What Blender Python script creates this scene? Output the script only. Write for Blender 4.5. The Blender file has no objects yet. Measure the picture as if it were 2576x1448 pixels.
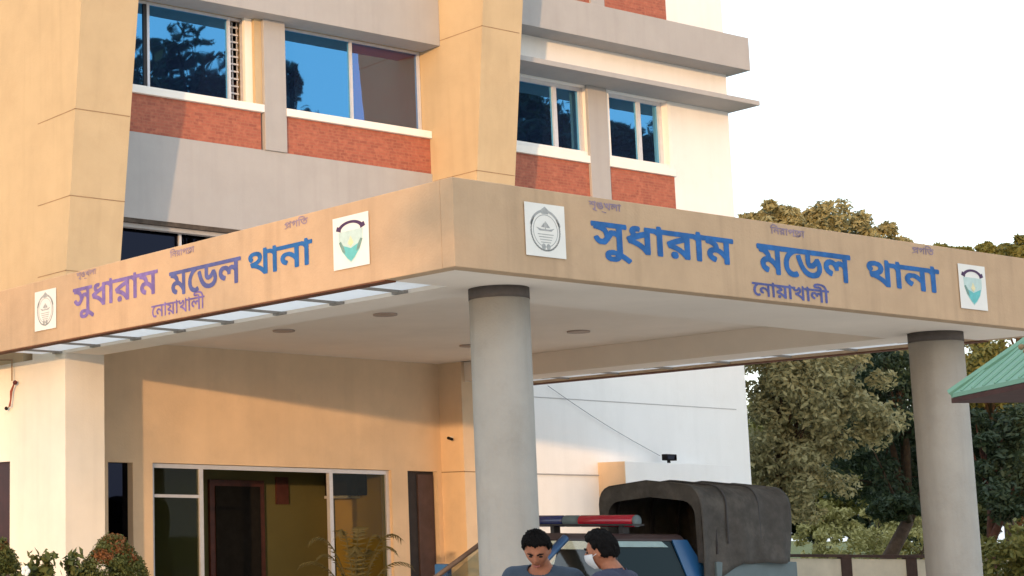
import bpy, bmesh, math, random
import numpy as np
from mathutils import Vector, Matrix, Euler
R = math.radians
random.seed(7); rng = np.random.default_rng(7)
S = bpy.context.scene
COL = S.collection
PI = math.pi

# ------------------------------------------------------------------ camera
EYE = Vector((0, 0, 1.65))
YAW, PITCH, ROLL = R(62.2868), R(8.419), R(-0.4559)
FPX, PPX, PPY = 4137.5, -115.8, 724.1          # in a 2576 x 1448 frame (the photo is a crop, so the lens is shifted)
_f = Vector((math.cos(YAW)*math.cos(PITCH), math.sin(YAW)*math.cos(PITCH), math.sin(PITCH)))
_r = _f.cross(Vector((0, 0, 1))).normalized(); _d = _f.cross(_r)
_c, _s = math.cos(ROLL), math.sin(ROLL)
CR = _r*_c + _d*_s; CD = _r*(-_s) + _d*_c; CF = _f
def ray(x, y): return CR*((x-PPX)/FPX) + CD*((y-PPY)/FPX) + CF
def onX(x, y, X): v = ray(x, y); return EYE + v*((X-EYE.x)/v.x)
def onY(x, y, Y): v = ray(x, y); return EYE + v*((Y-EYE.y)/v.y)
def onZ(x, y, Z): v = ray(x, y); return EYE + v*((Z-EYE.z)/v.z)
def at(x, y, d): return EYE + ray(x, y)*d
cam = bpy.data.cameras.new('camera'); co = bpy.data.objects.new('camera', cam); COL.objects.link(co)
co.matrix_world = Matrix(((CR.x, -CD.x, -CF.x, EYE.x), (CR.y, -CD.y, -CF.y, EYE.y), (CR.z, -CD.z, -CF.z, EYE.z), (0, 0, 0, 1)))
cam.sensor_width = 36; cam.lens = FPX/2576*36
cam.shift_x = 0.5 - PPX/2576; cam.shift_y = 0.0
cam.clip_end = 3000; cam.clip_start = 0.05
S.camera = co

# ------------------------------------------------------------------ sky, sun, exposure
SUN_EL = R(3.85); SUN_FROM = Vector((-0.832, -0.555, 0)).normalized()
w = bpy.data.worlds.new('World'); S.world = w; w.use_nodes = True
nt = w.node_tree; bg = nt.nodes['Background']
sky = nt.nodes.new('ShaderNodeTexSky'); sky.sky_type = 'NISHITA'; sky.sun_disc = False
sky.sun_elevation = SUN_EL; sky.sun_rotation = math.atan2(SUN_FROM.x, SUN_FROM.y) % (2*PI)
sky.air_density = 1.0; sky.dust_density = 2.0
mx = nt.nodes.new('ShaderNodeMix'); mx.data_type = 'RGBA'; mx.inputs[0].default_value = 0.76
mx.inputs[7].default_value = (1.42, 1.60, 1.80, 1)           # pale haze filling the whole sky
nt.links.new(sky.outputs[0], mx.inputs[6]); nt.links.new(mx.outputs[2], bg.inputs[0])
bg.inputs[1].default_value = 0.13
sun = bpy.data.lights.new('sun', 'SUN'); sun.energy = 0.44; sun.angle = R(0.8); sun.color = (1, 0.58, 0.27)
so = bpy.data.objects.new('sun', sun); COL.objects.link(so)
sdir = Vector((-SUN_FROM.x*math.cos(SUN_EL), -SUN_FROM.y*math.cos(SUN_EL), -math.sin(SUN_EL)))
so.rotation_euler = sdir.to_track_quat('-Z', 'Y').to_euler()
so.location = (-30, -20, 20)
S.view_settings.view_transform = 'Standard'; S.view_settings.look = 'None'
S.view_settings.gamma = 1; S.view_settings.exposure = 2.85
S.render.engine = 'CYCLES'
S.cycles.max_bounces = 8; S.cycles.transparent_max_bounces = 12
S.cycles.use_denoising = True

# ------------------------------------------------------------------ materials
def mat(name, color, rough=0.8, var=0.08, scale=3.0, bump=0.0, bscale=60, metal=0.0, streak=0.0, spec=0.3, dirt=None, dirt_amt=0.0, dirt_scale=1.3):
    m = bpy.data.materials.new(name); m.use_nodes = True
    n = m.node_tree.nodes; l = m.node_tree.links; b = n['Principled BSDF']
    b.inputs['Roughness'].default_value = rough; b.inputs['Metallic'].default_value = metal
    b.inputs['Specular IOR Level'].default_value = spec
    tc = n.new('ShaderNodeTexCoord')
    no = n.new('ShaderNodeTexNoise'); no.inputs['Scale'].default_value = scale; no.inputs['Detail'].default_value = 6; no.inputs['Roughness'].default_value = 0.62
    l.new(tc.outputs['Object'], no.inputs['Vector'])
    cr = n.new('ShaderNodeValToRGB')
    cr.color_ramp.elements[0].position = 0.3; cr.color_ramp.elements[1].position = 0.7
    cr.color_ramp.elements[0].color = tuple(c*(1-var) for c in color)+(1,)
    cr.color_ramp.elements[1].color = tuple(min(1, c*(1+var)) for c in color)+(1,)
    l.new(no.outputs['Fac'], cr.inputs['Fac']); last = cr.outputs[0]
    def mul(fac_out, col, amt, lo, hi):
        nonlocal last
        mr = n.new('ShaderNodeMapRange'); mr.inputs[1].default_value = lo; mr.inputs[2].default_value = hi; mr.inputs[3].default_value = 0; mr.inputs[4].default_value = amt
        l.new(fac_out, mr.inputs[0])
        mi = n.new('ShaderNodeMix'); mi.data_type = 'RGBA'
        l.new(mr.outputs[0], mi.inputs[0]); l.new(last, mi.inputs[6]); mi.inputs[7].default_value = tuple(col)+(1,)
        last = mi.outputs[2]
    if streak:
        mp = n.new('ShaderNodeMapping'); mp.inputs['Scale'].default_value = (5.5, 5.5, 0.35)
        l.new(tc.outputs['Object'], mp.inputs[0])
        n2 = n.new('ShaderNodeTexNoise'); n2.inputs['Scale'].default_value = 1.0; n2.inputs['Detail'].default_value = 5
        l.new(mp.outputs[0], n2.inputs['Vector'])
        mul(n2.outputs['Fac'], tuple(c*0.62 for c in color), streak, 0.5, 0.78)
    if dirt:
        n3 = n.new('ShaderNodeTexNoise'); n3.inputs['Scale'].default_value = dirt_scale; n3.inputs['Detail'].default_value = 8; n3.inputs['Roughness'].default_value = 0.7
        l.new(tc.outputs['Object'], n3.inputs['Vector'])
        mul(n3.outputs['Fac'], dirt, dirt_amt, 0.52, 0.75)
    l.new(last, b.inputs['Base Color'])
    if bump:
        nb = n.new('ShaderNodeTexNoise'); nb.inputs['Scale'].default_value = bscale; nb.inputs['Detail'].default_value = 4
        l.new(tc.outputs['Object'], nb.inputs['Vector'])
        bp = n.new('ShaderNodeBump'); bp.inputs['Strength'].default_value = bump; bp.inputs['Distance'].default_value = 0.01
        l.new(nb.outputs['Fac'], bp.inputs['Height']); l.new(bp.outputs[0], b.inputs['Normal'])
    return m
TAN = (0.485, 0.375, 0.235)
M = {}
M['tan'] = mat('tan_plaster', TAN, .85, .06, 1.6, .25, 40, streak=.22, dirt=(0.42, .3, .18), dirt_amt=.25)
M['tan_dark'] = mat('tan_fascia_paint', (0.495, 0.345, 0.222), .85, .07, 2.2, .3, 40, streak=.42, dirt=(0.38, .265, .165), dirt_amt=.35, dirt_scale=2.0)
M['cream'] = mat('cream_paint', (0.80, 0.74, 0.65), .8, .05, 1.3, .2, 40, streak=.15)
M['ochre'] = mat('ochre_paint', (0.74, 0.56, 0.385), .85, .07, 1.2, .2, 40, streak=.12, dirt=(.4, .30, .2), dirt_amt=.2)
M['white'] = mat('white_paint', (0.79, 0.78, 0.765), .75, .03, .9, .15, 40, streak=.12, dirt=(.6, .57, .52), dirt_amt=.18)
M['trim'] = mat('white_trim', (0.82, 0.80, 0.76), .7, .03, 4, .1, 60)
M['grey'] = mat('grey_cement_paint', (0.375, 0.365, 0.365), .85, .05, 1.4, .25, 50, streak=.2, dirt=(.3, .28, .27), dirt_amt=.22)
M['soffit'] = mat('soffit_paint', (0.85, 0.75, 0.65), .9, .05, .8, .15, 40, dirt=(.72, .62, .53), dirt_amt=.3, dirt_scale=.5)
M['column'] = mat('column_cement', (0.365, 0.348, 0.32), .8, .07, 2.5, .3, 45, streak=.4, dirt=(.24, .22, .19), dirt_amt=.35, dirt_scale=2.2)
M['collar'] = mat('column_top_shade', (0.10, 0.085, 0.078), .8, .2, 6)  # shade under the ceiling put into a ring colour
M['groove'] = mat('joint_groove', (0.27, 0.18, 0.105), .9, .2, 6)
M['line'] = mat('pencil_thin_cable', (0.22, 0.22, 0.23), .7, .1, 6)
M['alu'] = mat('aluminium_frame', (0.62, 0.62, 0.66), .45, .06, 8, 0, 1, 0.3)
M['dark_frame'] = mat('dark_frame', (0.03, 0.027, 0.03), .5, .2, 8)
M['maroon'] = mat('maroon_frame', (0.10, 0.02, 0.02), .5, .2, 8)
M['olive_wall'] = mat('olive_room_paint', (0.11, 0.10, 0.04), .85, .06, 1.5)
M['yellow_wall'] = mat('yellow_room_paint', (0.62, 0.40, 0.10), .85, .06, 1.5)
M['door_wood'] = mat('dark_door_wood', (0.07, 0.022, 0.018), .45, .3, 6)
M['black'] = mat('matt_black', (0.015, 0.014, 0.014), .9, .2, 8, spec=.08)
M['asphalt'] = mat('asphalt', (0.10, 0.095, 0.09), .95, .2, 6, .6, 120)
M['paving'] = mat('pale_concrete_paving', (0.60, 0.55, 0.49), .9, .12, 2, .3, 60)
M['grass'] = mat('grass', (0.09, 0.11, 0.03), .95, .35, 9, .6, 90)
M['bark'] = mat('bark', (0.075, 0.05, 0.035), .95, .35, 9, .8, 30)
M['red_bark'] = mat('reddish_bark', (0.10, 0.045, 0.035), .95, .35, 9, .8, 30)
M['blue_letter'] = mat('blue_letter_paint', (0.020, 0.115, 0.34), .7, .25, 9)
M['violet_letter'] = mat('violet_letter_paint', (0.17, 0.12, 0.33), .7, .3, 9)
M['navy_letter'] = mat('navy_letter_paint', (0.085, 0.10, 0.27), .7, .25, 9)
M['faint_letter'] = mat('faded_violet_letter_paint', (0.27, 0.205, 0.26), .8, .25, 9)
M['paper'] = mat('poster_paper', (0.74, 0.73, 0.70), .6, .04, 5)
M['emblem_grey'] = mat('emblem_grey_ink', (0.36, 0.37, 0.37), .7, .2, 14)
M['emblem_dark'] = mat('emblem_dark_ink', (0.07, 0.035, 0.09), .7, .2, 14)
M['emblem_pale'] = mat('emblem_pale_blue', (0.47, 0.60, 0.58), .6, .1, 14)
M['emblem_teal'] = mat('emblem_teal', (0.13, 0.46, 0.47), .6, .12, 14)
M['emblem_green'] = mat('emblem_dull_green', (0.17, 0.28, 0.25), .7, .15, 14)
M['emblem_yellow'] = mat('emblem_pale_yellow', (0.70, 0.62, 0.38), .7, .1, 14)
def brick():
    m = bpy.data.materials.new('red_brick'); m.use_nodes = True; n = m.node_tree.nodes; l = m.node_tree.links; b = n['Principled BSDF']
    tc = n.new('ShaderNodeTexCoord'); mp = n.new('ShaderNodeMapping'); mp.inputs['Rotation'].default_value = (R(90), 0, 0)
    l.new(tc.outputs['Object'], mp.inputs[0])
    t = n.new('ShaderNodeTexBrick'); t.inputs['Scale'].default_value = 1.0
    t.inputs['Brick Width'].default_value = .16; t.inputs['Row Height'].default_value = .05; t.inputs['Mortar Size'].default_value = .005
    t.inputs['Color1'].default_value = (.36, .105, .065, 1); t.inputs['Color2'].default_value = (.25, .072, .048, 1); t.inputs['Mortar'].default_value = (.33, .13, .08, 1)
    t.inputs['Bias'].default_value = -.2
    l.new(mp.outputs[0], t.inputs['Vector'])
    no = n.new('ShaderNodeTexNoise'); no.inputs['Scale'].default_value = 14; no.inputs['Detail'].default_value = 6; l.new(tc.outputs['Object'], no.inputs['Vector'])
    mr = n.new('ShaderNodeMapRange'); mr.inputs[1].default_value = .48; mr.inputs[2].default_value = .75; mr.inputs[3].default_value = 0; mr.inputs[4].default_value = .8; l.new(no.outputs['Fac'], mr.inputs[0])
    mi = n.new('ShaderNodeMix'); mi.data_type = 'RGBA'; mi.inputs[7].default_value = (.46, .16, .095, 1)
    l.new(mr.outputs[0], mi.inputs[0]); l.new(t.outputs['Color'], mi.inputs[6]); l.new(mi.outputs[2], b.inputs['Base Color'])
    b.inputs['Roughness'].default_value = .85
    bp = n.new('ShaderNodeBump'); bp.inputs['Strength'].default_value = .5; bp.inputs['Distance'].default_value = .01; bp.invert = True
    l.new(t.outputs['Fac'], bp.inputs['Height']); l.new(bp.outputs[0], b.inputs['Normal'])
    return m
M['brick'] = brick()
def mirror_glass(name, col, rough=0.02, wob=.012):
    m = bpy.data.materials.new(name); m.use_nodes = True; n = m.node_tree.nodes; l = m.node_tree.links; b = n['Principled BSDF']
    b.inputs['Base Color'].default_value = tuple(col)+(1,); b.inputs['Metallic'].default_value = 1; b.inputs['Roughness'].default_value = rough
    tc = n.new('ShaderNodeTexCoord'); no = n.new('ShaderNodeTexNoise'); no.inputs['Scale'].default_value = 1.1; l.new(tc.outputs['Object'], no.inputs['Vector'])
    bp = n.new('ShaderNodeBump'); bp.inputs['Strength'].default_value = wob; bp.inputs['Distance'].default_value = .3
    l.new(no.outputs['Fac'], bp.inputs['Height']); l.new(bp.outputs[0], b.inputs['Normal'])
    return m
def film_glass(name, film, base_tone, fac):
    m = mirror_glass(name, film); n = m.node_tree.nodes; l = m.node_tree.links; b = n['Principled BSDF']
    d = n.new('ShaderNodeBsdfDiffuse'); d.inputs[0].default_value = tuple(base_tone)+(1,)
    mi = n.new('ShaderNodeMixShader'); mi.inputs[0].default_value = fac
    l.new(d.outputs[0], mi.inputs[1]); l.new(b.outputs[0], mi.inputs[2]); l.new(mi.outputs[0], n['Material Output'].inputs[0])
    return m
M['blue_glass'] = film_glass('blue_film_glass', (0.085, 0.30, 0.53), (.035, .065, .17), .84)  # navy mixed in so the mirrored trees turn navy
M['brown_base_glass'] = film_glass('film_glass_brown_base', (0.075, .27, .56), (.17, .05, .04), .62)  # brown mixed in to tone the tower's reflection in this pane
M['dark_glass'] = mirror_glass('dark_tinted_glass', (0.014, 0.016, 0.026))
M['car_glass'] = mirror_glass('car_glass', (0.014, 0.021, 0.023), .03, 0)
def clear_glass(name, tint, refl=.12):
    m = bpy.data.materials.new(name); m.use_nodes = True; n = m.node_tree.nodes; l = m.node_tree.links
    for x in list(n):
        if x.type == 'BSDF_PRINCIPLED': n.remove(x)
    out = n['Material Output']; t = n.new('ShaderNodeBsdfTransparent'); t.inputs[0].default_value = tuple(tint)+(1,)
    g = n.new('ShaderNodeBsdfGlossy'); g.inputs['Roughness'].default_value = .02
    mi = n.new('ShaderNodeMixShader'); mi.inputs[0].default_value = refl
    no = n.new('ShaderNodeTexNoise'); no.inputs['Scale'].default_value = 2
    mr = n.new('ShaderNodeMapRange'); mr.inputs[3].default_value = refl*.8; mr.inputs[4].default_value = refl*1.2
    l.new(no.outputs['Fac'], mr.inputs[0]); l.new(mr.outputs[0], mi.inputs[0])
    l.new(t.outputs[0], mi.inputs[1]); l.new(g.outputs[0], mi.inputs[2]); l.new(mi.outputs[0], out.inputs[0])
    return m
M['clear_glass'] = clear_glass('door_glass', (.62, .64, .56), .012)
M['cab_glass'] = clear_glass('windscreen_glass', (.7, .76, .72), .12)
def leafmat(name, c1, c2, trans=.25):
    m = bpy.data.materials.new(name); m.use_nodes = True; n = m.node_tree.nodes; l = m.node_tree.links; b = n['Principled BSDF']
    tc = n.new('ShaderNodeTexCoord'); no = n.new('ShaderNodeTexNoise'); no.inputs['Scale'].default_value = 2.2; no.inputs['Detail'].default_value = 8; no.inputs['Roughness'].default_value = .85
    l.new(tc.outputs['Object'], no.inputs['Vector'])
    cr = n.new('ShaderNodeValToRGB'); cr.color_ramp.elements[0].position = .32; cr.color_ramp.elements[1].position = .68
    cr.color_ramp.elements[0].color = tuple(c1)+(1,); cr.color_ramp.elements[1].color = tuple(c2)+(1,)
    l.new(no.outputs['Fac'], cr.inputs[0]); l.new(cr.outputs[0], b.inputs['Base Color']); b.inputs['Roughness'].default_value = .6
    b.inputs['Specular IOR Level'].default_value = .3
    tr = n.new('ShaderNodeBsdfTranslucent'); l.new(cr.outputs[0], tr.inputs[0])
    mi = n.new('ShaderNodeMixShader'); mi.inputs[0].default_value = trans
    l.new(b.outputs[0], mi.inputs[1]); l.new(tr.outputs[0], mi.inputs[2]); l.new(mi.outputs[0], n['Material Output'].inputs[0])
    return m
M['leaf_tan'] = leafmat('olive_tan_leaves', (.12, .115, .045), (.45, .42, .23))
M['leaf_dark'] = leafmat('dark_green_leaves', (.016, .032, .024), (.06, .09, .04))
M['leaf_mid'] = leafmat('yellow_green_leaves', (.07, .085, .02), (.24, .23, .07))
M['leaf_sun'] = leafmat('sunlit_yellow_leaves', (.20, .19, .05), (.50, .46, .20))  # brighter leaf copy with the sunlight put into its colour
M['leaf_shrub'] = leafmat('shrub_leaves', (.05, .065, .014), (.16, .17, .05))
M['leaf_red'] = leafmat('reddish_shoot_leaves', (.17, .06, .02), (.30, .13, .045))
M['leaf_palm'] = leafmat('palm_leaves', (.07, .06, .02), (.17, .14, .05))
M['leaf_tall'] = leafmat('tall_tree_leaves', (.02, .03, .02), (.05, .06, .035))
M['petal'] = mat('white_petal', (.8, .8, .76), .6, .04, 9)

# ------------------------------------------------------------------ mesh helpers
ORG = {}
def tag(o, label=None, cat=None, group=None, kind=None):
    if label: o['label'] = label
    if cat: o['category'] = cat
    if group: o['group'] = group
    if kind: o['kind'] = kind
    return o
def thing(name, loc, label, cat, group=None):
    o = bpy.data.objects.new(name, None); o.empty_display_size = .3; COL.objects.link(o); o.location = loc
    ORG[o.name] = Vector(loc); return tag(o, label, cat, group)
class MB:
    def __init__(s): s.v = []; s.f = []
    def add(s, vs, fs):
        k = len(s.v); s.v += [tuple(v) for v in vs]; s.f += [tuple(i+k for i in f) for f in fs]; return s
    def box(s, x0, x1, y0, y1, z0, z1):
        vs = [(x, y, z) for z in (z0, z1) for y in (y0, y1) for x in (x0, x1)]
        return s.add(vs, [(0, 2, 3, 1), (4, 5, 7, 6), (0, 1, 5, 4), (1, 3, 7, 5), (3, 2, 6, 7), (2, 0, 4, 6)])
    def hexa(s, a, b):                    # two rings of equal length joined
        n = len(a); k = [tuple(range(n))[::-1], tuple(range(n, 2*n))] + [(i, (i+1) % n, n+(i+1) % n, n+i) for i in range(n)]
        return s.add(list(a)+list(b), k)
    def tube(s, pts, rad, seg=8, cap=True):
        pts = [Vector(p) for p in pts]; n = len(pts)
        rads = rad if isinstance(rad, (list, tuple)) else [rad]*n
        rings = []; up = None
        for i, p in enumerate(pts):
            t = (pts[min(i+1, n-1)]-pts[max(i-1, 0)]).normalized()
            if up is None: up = Vector((0, 0, 1)) if abs(t.z) < .9 else Vector((1, 0, 0))
            a = t.cross(up).normalized(); up = a.cross(t).normalized()
            rings.append([p + (a*math.cos(2*PI*j/seg) + up*math.sin(2*PI*j/seg))*rads[i] for j in range(seg)])
        k = len(s.v)
        for r_ in rings: s.v += [tuple(v) for v in r_]
        for i in range(n-1):
            for j in range(seg): s.f.append((k+i*seg+j, k+i*seg+(j+1) % seg, k+(i+1)*seg+(j+1) % seg, k+(i+1)*seg+j))
        if cap: s.f.append(tuple(k+j for j in range(seg))[::-1]); s.f.append(tuple(k+(n-1)*seg+j for j in range(seg)))
        return s
    def ball(s, c, r_, seg=12, rings=8, sc=(1, 1, 1)):
        vs = []; fs = []
        for i in range(rings+1):
            th = PI*i/rings
            for j in range(seg):
                ph = 2*PI*j/seg; vs.append((c[0]+r_*sc[0]*math.sin(th)*math.cos(ph), c[1]+r_*sc[1]*math.sin(th)*math.sin(ph), c[2]+r_*sc[2]*math.cos(th)))
        for i in range(rings):
            for j in range(seg): fs.append((i*seg+j, (i+1)*seg+j, (i+1)*seg+(j+1) % seg, i*seg+(j+1) % seg))
        return s.add(vs, fs)
    def build(s, name, m, parent=None, smooth=False, bevel=0.0, label=None):
        me = bpy.data.meshes.new(name); org = ORG.get(parent.name, Vector()) if parent else Vector()
        me.from_pydata([(v[0]-org.x, v[1]-org.y, v[2]-org.z) for v in s.v], [], s.f); me.update()
        return link(name, me, m, parent, smooth, bevel, label, org)
def link(name, me, m, parent=None, smooth=False, bevel=0.0, label=None, org=None):
    o = bpy.data.objects.new(name, me); COL.objects.link(o)
    for mm in (m if isinstance(m, (list, tuple)) else [m]): me.materials.append(mm)
    if parent: o.parent = parent; ORG[o.name] = org if org is not None else ORG.get(parent.name, Vector())
    if smooth:
        for p in me.polygons: p.use_smooth = True
    if bevel:
        b = o.modifiers.new('bevel', 'BEVEL'); b.width = bevel; b.segments = 2; b.limit_method = 'ANGLE'; b.angle_limit = R(40)
    if label: o['label'] = label
    return o
def box(name, m, parent, x0, x1, y0, y1, z0, z1, bevel=0.0, label=None):
    return MB().box(x0, x1, y0, y1, z0, z1).build(name, m, parent, bevel=bevel, label=label)
def wall_with_holes(x0, x1, z0, z1, y0, y1, holes):
    """a wall slab along X from front y0 to back y1, with rectangular openings (x0,x1,z0,z1)"""
    xs = sorted({x0, x1, *[h[0] for h in holes], *[h[1] for h in holes]}); zs = sorted({z0, z1, *[h[2] for h in holes], *[h[3] for h in holes]})
    xs = [x for x in xs if x0 <= x <= x1]; zs = [z for z in zs if z0 <= z <= z1]
    def solid(i, j):
        if i < 0 or j < 0 or i >= len(xs)-1 or j >= len(zs)-1: return False
        cx = (xs[i]+xs[i+1])/2; cz = (zs[j]+zs[j+1])/2
        return not any(h[0] < cx < h[1] and h[2] < cz < h[3] for h in holes)
    b = MB()
    for i in range(len(xs)-1):
        for j in range(len(zs)-1):
            if not solid(i, j): continue
            a, c, e, g = xs[i], xs[i+1], zs[j], zs[j+1]
            b.add([(a, y0, e), (c, y0, e), (c, y0, g), (a, y0, g)], [(0, 1, 2, 3)])
            b.add([(a, y1, e), (c, y1, e), (c, y1, g), (a, y1, g)], [(3, 2, 1, 0)])
            if not solid(i-1, j): b.add([(a, y0, e), (a, y1, e), (a, y1, g), (a, y0, g)], [(3, 2, 1, 0)])
            if not solid(i+1, j): b.add([(c, y0, e), (c, y1, e), (c, y1, g), (c, y0, g)], [(0, 1, 2, 3)])
            if not solid(i, j-1): b.add([(a, y0, e), (c, y0, e), (c, y1, e), (a, y1, e)], [(3, 2, 1, 0)])
            if not solid(i, j+1): b.add([(a, y0, g), (c, y0, g), (c, y1, g), (a, y1, g)], [(0, 1, 2, 3)])
    return b

# ------------------------------------------------------------------ ground
gb = MB(); gb.add([(-600, -600, 0), (900, -600, 0), (900, 900, 0), (-600, 900, 0)], [(0, 1, 2, 3)])
tag(gb.build('ground', M['grass']), kind='structure')
gb = MB(); gb.add([(-25, -12, .004), (44, -12, .004), (44, 18.9, .004), (-25, 18.9, .004)], [(0, 1, 2, 3)])
tag(gb.build('forecourt', M['paving']), kind='structure')
gb = MB(); gb.add([(-60, -24, .004), (70, -24, .004), (70, -14, .004), (-60, -14, .004)], [(0, 1, 2, 3)])
tag(gb.build('road', M['asphalt']), kind='structure')

# ------------------------------------------------------------------ the police station
YW = 20.06                 # facade plane
X1, X2 = 11.865, 19.504    # left sides of the two towers
XE = 27.1                  # right end of the facade
st = thing('police_station', (19, 20, 0), 'tan and white three-storey station with brick panels and a wide sign canopy on round columns', 'building')
GLZ = (13.845, 18.43, 0.0, 2.67)
NICHE = (13.07, 13.50, 0.9, 2.66)
DARKW = (18.77, 19.41, 0.0, 2.67)
# ground floor wall behind the canopy
wall_with_holes(12.44, X2, 0, 4.42, YW, YW+.25, [GLZ, NICHE, DARKW]).build('wall', M['ochre'], st)
# storey above, behind the low window strip, and upper wall
UW1 = (13.2, 15.82, 8.33, 9.75); UW2 = (16.45, X2, 8.33, 9.75); LW = (13.2, X2, 5.0, 6.2)
wall_with_holes(12.44, X2, 4.42, 12.6, YW+.12, YW+.37, [UW1, UW2, LW]).build('wall', M['tan'], st)
WW1 = (20.2, 23.7, 8.33, 9.62); WW2 = (24.52, 27.1-.001, 8.33, 9.62)
W1 = (onY(1319, 200, YW).x, onY(1476, 220, YW).x, 8.42, 9.62); W2 = (onY(1531, 240, YW).x, onY(1668, 260, YW).x+.08, 8.42, 9.62)
W1 = (20.6, W1[1], W1[2], W1[3])
wall_with_holes(X2+.7, XE, 0, 12.6, YW, YW+.25, [W1, W2]).build('wall', M['white'], st)
MB().box(XE-.25, XE-.001, YW+.251, YW+9, 0, 12.6).build('side_wall', M['white'], st)
# left side wall with its dark slot window
sw = MB()
def sidewall(z0, z1, holes):
    ys = sorted({YW+.101, YW+11, *[h[0] for h in holes], *[h[1] for h in holes]}); zs = sorted({z0, z1, *[h[2] for h in holes], *[h[3] for h in holes]})
    for i in range(len(ys)-1):
        for j in range(len(zs)-1):
            cy = (ys[i]+ys[i+1])/2; cz = (zs[j]+zs[j+1])/2
            if any(h[0] < cy < h[1] and h[2] < cz < h[3] for h in holes): continue
            sw.box(X1, X1+.25, ys[i], ys[i+1], zs[j], zs[j+1])
SLOT = (20.80, 21.6, .9, 2.66)
sidewall(0, 4.08, [SLOT]); sw.build('side_wall', M['cream'], st)
MB().box(X1, X1+.25, YW+.371, YW+11, 4.08, 12.6).build('side_wall', M['tan'], st)
MB().box(X1+.25, XE-.25, YW+8.75, YW+9, 0, 12.6).build('back_wall', M['white'], st)
MB().box(X1+.25, XE-.25, YW+.4, YW+9, 12.4, 12.6).build('roof', M['grey'], st)
# towers: plumb below the canopy, leaning outward above it
def tower(xl, xr, xru, m_low, y_low, base, top_slope, joints):
    b = MB()
    b.box(xl, xr, y_low, YW+.1, 0, 4.42)
    low = b.build('tower_base', m_low, st)
    b = MB()
    z0, z1 = 4.42, 12.6
    ya, yb = base, base+top_slope*(z1-z0)
    b.hexa([(xl, ya, z0), (xru, ya, z0), (xru, YW+.37, z0), (xl, YW+.37, z0)], [(xl, yb, z1), (xru+.12, yb, z1), (xru+.12, YW+.37, z1), (xl, YW+.37, z1)])
    up = b.build('tower_shaft', M['tan'], st)
    for z in joints:
        y = base+top_slope*(z-z0)
        q = MB(); q.box(xl-.003, xl+.02, y-.003, YW-.05, z-.006, z+.006); q.box(xl-.003, xru+.03, y-.003-.001, y+.02, z-.006, z+.006)
        q.build('joint_groove', M['groove'], up)
    for z in (2.66,):
        q = MB(); q.box(xl-.003, xl+.02, y_low-.003, YW-.001, z-.007, z+.007); q.box(xl-.003, xr-.002, y_low-.004, y_low+.02, z-.007, z+.007)
        if xl > 15: q.build('joint_groove', M['groove'], low)
tower(X1, 12.50, 12.74, M['cream'], 19.27, 19.34, -.1145, (5.25, 6.29, 7.5))
tower(X2, 20.28, 20.30, M['ochre'], 19.56, 19.335, -.098, (7.47, 9.82))
# grey bands of the main bay
bb = MB().box(12.80, X2-.002, YW-.03, YW+.119, 6.28, 7.60); bb.build('concrete_band', M['grey'], st, bevel=.006)
MB().box(12.86, X2-.002, YW-.31, YW+.119, 9.73, 11.05).build('concrete_band', M['grey'], st, bevel=.006)
# ragged dark lip under the lower band and its hood
MB().box(12.80, X2-.003, YW-.028, YW+.118, 6.215, 6.279).build('dark_edge', mat('dark_drip_stain', (.07, .055, .045), .9, .4, 9), st)
MB().box(12.80, X2-.003, YW+.03, YW+.118, 6.15, 6.214).build('concrete_band', M['grey'], st)
# brick panels, sills, pilaster of the main bay
MB().box(12.80, 15.96, YW-.005, YW+.118, 7.601, 8.20).build('brick_panel', M['brick'], st)
MB().box(16.445, X2-.004, YW-.005, YW+.118, 7.601, 8.20).build('brick_panel', M['brick'], st)
MB().box(12.80, 16.0, YW-.06, YW+.30, 8.201, 8.325).build('sill', M['trim'], st, bevel=.008)
MB().box(16.44, X2-.004, YW-.06, YW+.30, 8.201, 8.325).build('sill', M['trim'], st, bevel=.008)
MB().box(16.005, 16.437, YW-.055, YW+.118, 7.602, 9.729).build('pilaster', M['grey'], st, bevel=.006)
MB().box(15.72, 15.865, YW+.06, YW+.119, 8.326, 9.729).build('window_reveal', M['cream'], st)
MB().box(15.867, 16.003, YW+.0, YW+.118, 8.326, 9.729).build('window_reveal', M['tan'], st)
def pane(name, m, parent, x0, x1, y, z0, z1):
    return MB().box(x0, x1, y, y+.008, z0, z1).build(name, m, parent)
def window(x0, x1, z0, z1, y, bars, glass, frame=M['alu'], fw=.045, openings=()):
    """a sliding window: frame with mullions at bars, one pane between each pair"""
    f = MB()
    f.box(x0, x1, y-.03, y+.03, z0, z0+fw*.8); f.box(x0, x1, y-.03, y+.03, z1-fw*.8, z1)
    for xx in [x0+fw/2, x1-fw/2]+list(bars): f.box(xx-fw/2, xx+fw/2, y-.034, y+.034, z0+.002, z1-.002)
    fr = f.build('window', frame, st)
    ed = [x0+fw/2]+list(bars)+[x1-fw/2]
    for i in range(len(ed)-1):
        if i in openings: continue
        pane('pane', glass, fr, ed[i], ed[i+1], y+.004*(i % 2), z0+.01, z1-.01)
    return fr
YG = YW+.2
wn = window(13.2, 15.80, 8.326, 9.74, YG, [13.96, 15.50], M['blue_glass'], openings=(2,))
g = MB()                                                   # burglar bars in the open leaf
for k in range(11): g.box(15.53, 15.74, YG+.05, YG+.07, 8.40+k*.12, 8.425+k*.12)
for xx in (15.54, 15.64, 15.73): g.box(xx-.008, xx+.008, YG+.072, YG+.085, 8.34, 9.7)
g.build('grille', M['alu'], wn)
MB().box(13.88, 13.935, YG-.02, YG+.02, 8.37, 9.70).build('sash', M['dark_frame'], wn)
MB().box(15.5, 16.2, YG+.4, YG+.42, 8.84, 9.74).build('dark_curtain', M['black'], wn)
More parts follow.
